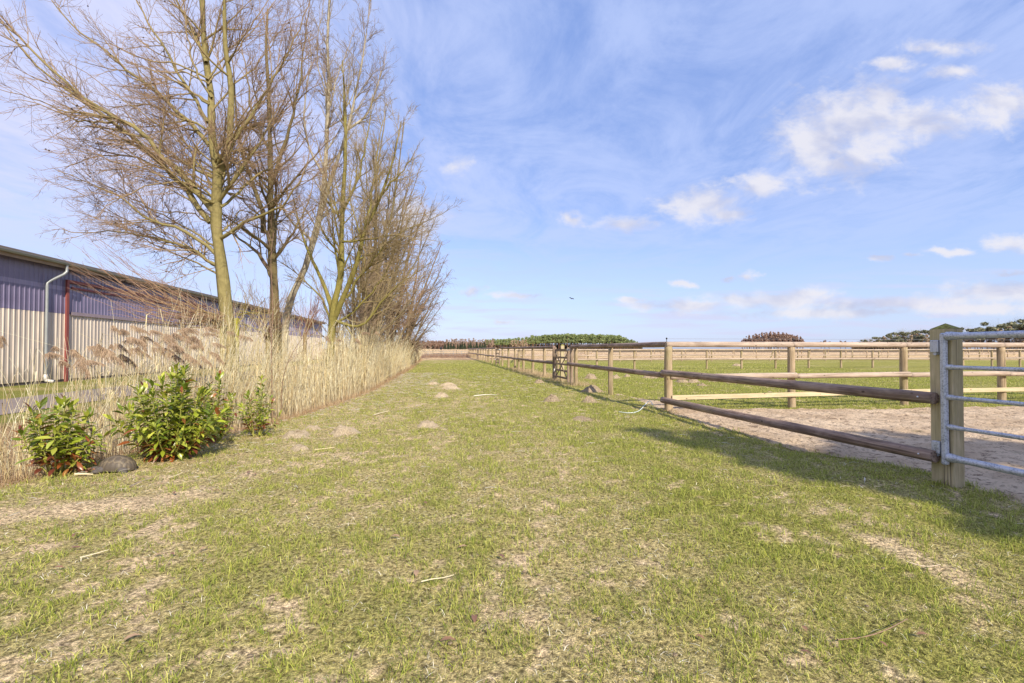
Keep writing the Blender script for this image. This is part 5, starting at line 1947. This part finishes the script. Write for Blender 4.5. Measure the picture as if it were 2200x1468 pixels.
stick('yellow stick lying by the fence post left of the corner', [(1213, 843), (1232, 839), (1262, 838)], 0.012, (0.55, 0.48, 0.12))
stick('long pale stalk lying across the lane below the wicket gate', [(1018, 854), (1045, 851), (1068, 852)], 0.018, (0.72, 0.68, 0.56))
stick('pale dry stalk lying near the two big molehills', [(676, 973), (700, 969), (719, 966)], 0.008, (0.70, 0.58, 0.36))
stick('pale dry stalk lying in the middle of the lane', [(802, 897), (818, 891), (836, 887)], 0.012, (0.70, 0.60, 0.40))
stick('split pale stalk in the lower middle of the turf', [(905, 1262), (930, 1255), (952, 1250), (975, 1243)], 0.0035, (0.74, 0.66, 0.45))
stick('curved brown twig lying in the turf at the lower right', [(1800, 1395), (1850, 1385), (1900, 1370), (1950, 1347)], 0.003, (0.30, 0.19, 0.13))
stick('curved pale root lying on the scuffed soil at the right', [(1948, 1222), (1975, 1228), (2000, 1230), (2021, 1227)], 0.0035, (0.62, 0.50, 0.36))
stick('straight pale stalk lying at the left of the turf', [(172, 1210), (205, 1201), (233, 1195)], 0.004, (0.72, 0.64, 0.44))
stick('pale reed piece lying below the tortoise', [(160, 1027), (180, 1025), (200, 1025)], 0.011, (0.72, 0.62, 0.40))
stick('forked grey twig lying right of the tortoise', [(280, 1052), (300, 1042), (325, 1034)], 0.006, (0.38, 0.30, 0.24))
stick('short pale stalk on the turf right of the biggest laurel', [(360, 1032), (378, 1026), (392, 1020)], 0.008, (0.66, 0.56, 0.36))
stick('reddish fallen leaf stem beside the head of the tortoise', [(186, 1018), (196, 1014), (205, 1016)], 0.016, (0.32, 0.16, 0.10), 'fallen_leaf', 'leaf')
gx_, gy_ = pg(1858, 1042)
wf = MB()
wf.ball((0, 0, 0.035), (0.009, 0.004, 0.02), 2)
wf.cyl((-0.004, 0, 0), (0, 0, 0.02), 0.0015)
props(wf.build('feather', MAT['white'], smooth=True, loc=(gx_, gy_, float(gz(np.array(gx_), np.array(gy_))) + 0.01)), 'small white feather standing up in the shaded turf', 'feather')
rs2 = np.random.default_rng(4)
for i in range(26):
    x_, y_ = rs2.uniform(150, 1900), rs2.uniform(960, 1440)
    gx_, gy_ = pg(x_, y_)
    s_ = rs2.uniform(0.006, 0.014)
    mb = MB().ball((0, 0, 0), (s_, s_ * rs2.uniform(0.5, 0.9), s_ * 0.5), 2)
    for v_ in mb.bm.verts:
        v_.co *= 1 + 0.25 * (rs2.random() - 0.5)
    o = mb.build('pebble', MAT['soil'], loc=(gx_, gy_, float(gz(np.array(gx_), np.array(gy_))) + 0.02))
    props(o, 'small pale pebble lying in the turf', 'pebble', 'pebbles in the turf')

# brown leaves blown onto the turf
for i in range(44):
    if i < 20:
        x_, y_ = rs2.uniform(60, 620), rs2.uniform(985, 1075)
    else:
        x_, y_ = rs2.uniform(120, 2100), rs2.uniform(1080, 1450)
    gx_, gy_ = pg(x_, y_)
    if gx_ + K * gy_ < float(edge(np.array(gy_))) + 0.1:
        continue
    ln_ = rs2.uniform(0.018, 0.036)
    a_ = rs2.uniform(0, 6.28)
    V = []
    for (u_, w_, z_) in ((0, 0.06, 0), (0.3, 0.42, 0.10), (0.65, 0.36, 0.16), (1.0, 0.02, 0.05)):
        for sg in (-1, 0, 1):
            xx, yy2 = (u_ - 0.5) * ln_ * 2, sg * w_ * ln_
            V.append((xx * math.cos(a_) - yy2 * math.sin(a_), xx * math.sin(a_) + yy2 * math.cos(a_), (z_ + 0.25 * abs(sg) * w_) * ln_ * 1.6))
    q = [(a2 * 3 + b2, a2 * 3 + b2 + 1, a2 * 3 + b2 + 4, a2 * 3 + b2 + 3) for a2 in range(3) for b2 in range(2)]
    o = mesh_np('fallen_leaf', V, q, mat=MAT['reed'], col=np.array([[0.30, 0.17, 0.10], [0.42, 0.28, 0.17], [0.24, 0.13, 0.09]])[i % 3], loc=(gx_, gy_, float(gz(np.array(gx_), np.array(gy_))) + 0.022))
    props(o, 'small curled brown leaf lying in the turf', 'leaf', 'brown leaves lying in the turf')

# bird in the sky
bpz = px(1228, 642, 60)
bird = empty('bird', tuple(bpz), 'small dark bird flying above the wicket gate', 'bird')
bd = MB().ball((0, 0, 0), (0.16, 0.05, 0.05), 2)
bd.cyl((0.12, 0, 0), (0.24, 0, 0.01), 0.04, 0.005)
child(bd.build('body', MAT['black'], smooth=True), bird)
for sg in (-1, 1):
    wb = MB()
    v = [wb.bm.verts.new(c_) for c_ in ((0.06, 0, 0.01), (0.09, sg * 0.22, 0.10), (-0.02, sg * 0.42, 0.05), (-0.05, sg * 0.2, 0.07), (-0.06, 0, 0.0))]
    f_ = wb.bm.faces.new(v)
    g = bmesh.ops.extrude_face_region(wb.bm, geom=[f_])
    for e in g['geom']:
        if isinstance(e, bmesh.types.BMVert):
            e.co.z += 0.012
    child(wb.build('wing', MAT['black']), bird)
bird.rotation_euler = (0.4, -0.5, 0.9)
bird.scale = (0.9, 0.9, 0.9)


# ------------------------------------------------------------------ far woods
def clump_mesh(centres, radii, n_, size, cols, r, flat=0.7):
    k = r.integers(0, len(centres), n_)
    d = r.normal(0, 1, (n_, 3))
    d /= np.linalg.norm(d, axis=1, keepdims=True)
    p = np.asarray(centres)[k] + d * (np.asarray(radii)[k][:, None]) * (r.random(n_) ** 0.4)[:, None] * np.array([1, 1, flat])
    a_ = r.normal(0, 1, (n_, 3))
    a_ /= np.linalg.norm(a_, axis=1, keepdims=True)
    b_ = np.cross(a_, r.normal(0, 1, (n_, 3)))
    b_ /= np.linalg.norm(b_, axis=1, keepdims=True)
    s_ = size * r.uniform(0.6, 1.3, n_)[:, None]
    V = np.stack([p - a_ * s_, p + b_ * s_ * 0.6, p + a_ * s_, p - b_ * s_ * 0.6], 1).reshape(-1, 3)
    q = np.arange(n_ * 4).reshape(-1, 4)
    c = np.asarray(cols)[r.integers(0, len(cols), n_)]
    return V, q, np.repeat(c, 4, axis=0)


def trunk_parts(h, r0, col, r, twist=0.3, n_=1):
    P = np.array([[(0, 0, -0.3), (r.normal(0, twist), r.normal(0, twist), h * 0.4), (r.normal(0, twist), r.normal(0, twist), h * 0.75), (0, 0, h)]])
    return P, np.array([[r0, r0 * 0.8, r0 * 0.5, r0 * 0.15]])


def far_tree(name, kind, seed, label, h, group, loc):
    r = np.random.default_rng(seed)
    root = empty(name, loc, label, 'tree', group)
    if kind == 'pine':
        P, Rr = trunk_parts(h * 0.95, 0.22, None, r)
        V, q = tubes(P, Rr, 6)
        child(mesh_np('trunk', V, q, mat=MAT['far'], col=np.array([0.26, 0.15, 0.10])), root)
        cs, rad = [], []
        for i in range(12):
            z = h * r.uniform(0.45, 0.97)
            o_ = h * 0.16 * (1.15 - (z / h - 0.5))
            a_ = r.uniform(0, 6.28)
            cs.append((o_ * math.cos(a_) * r.random(), o_ * math.sin(a_) * r.random(), z))
            rad.append(h * r.uniform(0.09, 0.15))
        V, q, c = clump_mesh(cs, rad, 900, 0.34, [(0.29, 0.35, 0.14), (0.38, 0.42, 0.18), (0.18, 0.23, 0.10)], r, 0.65)
        child(mesh_np('crown', V, q, mat=MAT['far'], col=c, smooth=False), root)
    elif kind == 'old_pine':
        P, Rr = trunk_parts(h * 0.95, 0.25, None, r, 0.8)
        V, q = tubes(P, Rr, 6)
        child(mesh_np('trunk', V, q, mat=MAT['far'], col=np.array([0.22, 0.14, 0.11])), root)
        cs, rad = [], []
        for i in range(11):
            z = h * r.uniform(0.5, 1.0)
            a_ = r.uniform(0, 6.28)
            o_ = h * 0.30 * r.random()
            cs.append((o_ * math.cos(a_), o_ * math.sin(a_), z))
            rad.append(h * r.uniform(0.08, 0.16))
        V, q, c = clump_mesh(cs, rad, 1500, 0.45, [(0.26, 0.27, 0.16), (0.34, 0.33, 0.20), (0.19, 0.20, 0.14)], r, 0.55)
        child(mesh_np('crown', V, q, mat=MAT['far'], col=c, smooth=False), root)
    elif kind == 'spruce':
        P, Rr = trunk_parts(h * 0.95, 0.2, None, r, 0.02)
        V, q = tubes(P, Rr, 5)
        child(mesh_np('trunk', V, q, mat=MAT['far'], col=np.array([0.15, 0.10, 0.07])), root)
        n_ = 14
        cs = [(r.normal(0, 0.15), r.normal(0, 0.15), h * (0.08 + 0.9 * i / n_)) for i in range(n_)]
        rad = [h * 0.24 * (1.03 - i / n_) for i in range(n_)]
        V, q, c = clump_mesh(cs, rad, 1100, 0.30, [(0.07, 0.10, 0.06), (0.11, 0.135, 0.08), (0.06, 0.08, 0.06)], r, 0.45)
        child(mesh_np('crown', V, q, mat=MAT['far'], col=c, smooth=False), root)
    else:
        tw = {'bare': (0.44, 0.33, 0.25), 'red': (0.38, 0.26, 0.20), 'tan': (0.48, 0.38, 0.26)}[kind]
        P, Rr = trunk_parts(h * 0.85, 0.20, None, r, 0.3)
        V, q = tubes(P, Rr, 6)
        child(mesh_np('trunk', V, q, mat=MAT['far'], col=np.array(tw) * 0.8), root)
        P16 = resample(P[0], 16)[None]
        R16 = np.linspace(0.2, 0.05, 16)[None]
        parts = []
        Q, R2 = grow(P16, R16, rng=r, per_m=2.6, mmin=12, tr=(0.25, 1.0), ang=(50, 12), lr=0.42, up=0.10, wig=0.08, N2=6, rf=0.6, rtip=0.055, lcap=5)
        V, q = tubes(Q, R2, 3)
        parts.append((V, q, np.array(tw)))
        Q, R3 = grow(Q, R2, rng=r, per_m=3.4, mmin=5, tr=(0.15, 1.0), ang=(38, 12), lr=0.5, up=0.08, wig=0.1, N2=4, rf=0.8, rtip=0.042, lcap=2)
        V, q = tubes(Q, R3, 3)
        parts.append((V, q, np.array(tw) * 1.05))
        pk = Q.reshape(-1, 3)[r.integers(0, Q.shape[0] * Q.shape[1], 900)]
        V, q, cc_ = clump_mesh(pk, np.full(len(pk), 0.35), 1500, 0.26, [np.array(tw) * 0.85, np.array(tw) * 1.1, np.array(tw) * 1.3], r, 0.8)
        parts.append((V, q, cc_))
        V, q, c = merge(parts)
        child(mesh_np('crown', V, q, mat=MAT['far'], col=c), root)
    return root


class Kind:
    def __init__(s, name, kind, label, h, group, n_=3, seed=0):
        s.h, s.label, s.group = h, label, group
        s.src = [None] * n_
        s.args = (name, kind, seed)
        s.i = 0

    def put(s, x, y, h):
        z = float(base_h(np.array(x), np.array(y)))
        k = s.i % len(s.src)
        s.i += 1
        sc_ = h / s.h
        if s.src[k] is None:
            s.src[k] = far_tree(s.args[0], s.args[1], s.args[2] + k, s.label, s.h, s.group, (x, y, z))
            s.src[k].scale = (sc_,) * 3
            return
        dup(s.src[k], (x, y, z), random.uniform(0, 6.28), (sc_ * random.uniform(0.9, 1.15), sc_ * random.uniform(0.9, 1.15), sc_))


def zh(Y, ytop, x=1100):
    """tree height so that its top shows at photo row ytop"""
    return float(px(x, ytop, Y)[2]) - float(base_h(np.array(0.0), np.array(Y)))


pines = Kind('pine_tree', 'pine', 'green pine of the plantation beyond the paddocks', 10, 'pine plantation beyond the paddocks', 4, 70)
for row, (Yr, dxp) in enumerate(((325, 6.4), (333, 6.6), (343, 7.2))):
    x = 1040 + row * 3
    while x < 1372:
        top = np.interp(x, [1040, 1110, 1150, 1200, 1260, 1330, 1372], [732, 728, 723, 719.5, 720, 723, 736]) + random.uniform(-1.6, 2.0) - row * 0.4
        if not (1098 < x < 1132 and row == 0):
            Y_ = Yr + random.uniform(-2, 2)
            pines.put((x - 1100) / F * Y_, Y_, zh(Y_, top))
        x += dxp * random.uniform(0.8, 1.2)
tans = Kind('bare_tree', 'tan', 'light brown bare tree in a gap of the pine plantation', 9, 'bare trees in the plantation gap', 2, 80)
for x in (1100, 1106, 1112, 1118, 1124, 1130):
    tans.put((x - 1100) / F * 322, 322, zh(322, random.uniform(727, 732)))
spr = Kind('spruce_tree', 'spruce', 'dark green spruce before the bare wood at the lane end', 7, 'dark spruces before the bare wood', 3, 90)
for i in range(15):
    x = np.interp(i, [0, 14], [958, 1042]) + random.uniform(-2, 2)
    Y_ = 300 + random.uniform(-4, 4)
    spr.put((x - 1100) / F * Y_, Y_, zh(Y_, random.uniform(733, 739)))
pop = Kind('bare_tree', 'bare', 'tall brown bare tree of the wood at the lane end', 12, 'bare wood at the lane end', 4, 95)
for i in range(30):
    x = np.interp(i, [0, 29], [958, 1058]) + random.uniform(-1.5, 1.5)
    Y_ = 318 + random.uniform(-5, 5)
    pop.put((x - 1100) / F * Y_, Y_, zh(Y_, random.uniform(724, 729)))
scr = Kind('bare_tree', 'red', 'low reddish brown bare tree of the wood edge left of the spruces', 7, 'low wood edge left of the spruces', 3, 99)
for i in range(30):
    x = np.interp(i, [0, 29], [870, 960]) + random.uniform(-1.5, 1.5)
    Y_ = 322 + random.uniform(-5, 5)
    scr.put((x - 1100) / F * Y_, Y_, zh(Y_, random.uniform(731, 735)))
gro = Kind('bare_tree', 'red', 'reddish brown bare tree of the round grove behind the pale fence', 9, 'round reddish grove behind the pale fence', 3, 105)
for i in range(44):
    x = 1592 + 136 * (i + random.random()) / 44
    Y_ = 330 + random.uniform(-8, 8)
    dome = 1 - ((x - 1662) / 72) ** 2
    gro.put((x - 1100) / F * Y_, Y_, zh(Y_, 738 - 26 * max(0.0, dome) ** 0.5 + random.uniform(-1, 2.0)))
for (x, top, wv_) in ((1764, 733, 5), (1772, 731, 5), (1782, 733, 5), (1806, 731, 4), (1816, 733, 4), (1830, 734, 4)):
    scr.put((x - 1100) / F * 360, 360, zh(360, top))
oldp = Kind('pine_tree', 'old_pine', 'dark spreading pine of the wood behind the gate post', 13, 'mixed wood behind the gate post', 4, 110)
brr = Kind('bare_tree', 'tan', 'brown bare tree of the wood behind the gate post', 12, 'mixed wood behind the gate post', 3, 120)
for i in range(74):
    x = 1838 + (2330 - 1838) * (i + random.random()) / 74
    Y_ = 235 + random.uniform(-14, 10)
    top = np.interp(x, [1838, 1870, 1900, 2000, 2100, 2200, 2330], [736, 727, 720, 708, 702, 690, 684])
    (oldp if i % 2 == 0 else brr).put((x - 1100) / F * Y_, Y_, zh(Y_, top + random.uniform(-3, 5) + (1 if i % 2 else 0)))
# brushwood filling the foot of the woods: one far mass each
for (xa, xb, Yw, ht, col_, lab, nm) in ((1040, 1380, 347, 3.5, (0.13, 0.11, 0.08), 'dark undergrowth at the foot of the pine plantation', 'undergrowth'),
                                    (860, 1060, 330, 4.5, (0.26, 0.18, 0.14), 'brown brushwood at the foot of the bare wood', 'brushwood'),
                                    (1830, 2350, 252, 11.5, (0.36, 0.285, 0.20), 'brown brushwood at the foot of the mixed wood', 'brushwood')):
    r = np.random.default_rng(int(Yw))
    n_ = 22000 if xa > 1800 else 9000
    x = r.uniform(xa, xb, n_)
    Y_ = Yw + r.uniform(-4, 4, n_)
    X = (x - 1100) / F * Y_
    z0 = base_h(X, Y_)
    z = ht * r.random(n_) ** (0.9 if xa > 1800 else 1.2) * (0.7 + 0.5 * vn(X * 0.2, Y_ * 0, 4)) * (np.interp(x, [1838, 1900, 2000, 2200, 2330], [0.35, 0.7, 1.0, 1.35, 1.5]) if xa > 1800 else 1.0)
    p = np.stack([X, Y_, z0 + z * 0.5], -1)
    dv = np.stack([r.normal(0, 0.25, n_), r.normal(0, 0.25, n_), z * 0.6 + 0.3], -1)
    wv_ = np.array([0.11, 0.11, 0.0]) * r.choice([-1, 1], (n_, 1)) * np.array([1, 1, 0])
    V = np.stack([p - dv - wv_, p - dv + wv_, p + dv + wv_ * 0.5, p + dv - wv_ * 0.5], 1).reshape(-1, 3)
    cc = np.repeat(np.asarray(col_) * r.uniform(0.7, 1.3, (n_, 1)), 4, axis=0)
    props(mesh_np(nm, V, np.arange(n_ * 4).reshape(-1, 4), mat=MAT['far'], col=cc, smooth=False), lab, 'undergrowth', kind='stuff')
# rough brown weeds round the pipe fence
r = np.random.default_rng(77)
n_ = 9000
Y_ = r.uniform(72, 96, n_)
X = r.uniform(-22, -6.5, n_)
dv_ = blades(X, Y_, r.uniform(0.2, 0.7, n_), r.uniform(0.02, 0.05, n_), np.abs(r.normal(0.4, 0.3, n_)), r.uniform(0, 6.28, n_),
             np.array([[0.30, 0.19, 0.12], [0.40, 0.28, 0.17], [0.24, 0.15, 0.11]])[r.integers(0, 3, n_)], Z=base_h(X, Y_))
props(mesh_np('weeds', dv_[0], dv_[1], dv_[2], MAT['reed'], dv_[3], smooth=False), 'rough brown weeds round the pipe fence at the lane end', 'weeds', kind='stuff')

# bare trees behind the camera on the right: the photo shows only the shade they lay over the lane and the gate
for i, (x_, y_, h_) in enumerate(((10.4, -8.2, 12.5), (13.6, -7.8, 13), (17.6, -8, 13), (22, -8.4, 12.5), (10.9, -12.0, 12), (14.8, -12.2, 12.5))):
    far_tree('bare_tree', 'bare', 300 + i, 'bare tree behind the camera, shading the lane before the gate', h_, 'shade trees behind the camera', (x_, y_, 0)).scale = (1.5, 1.5, 1.0)
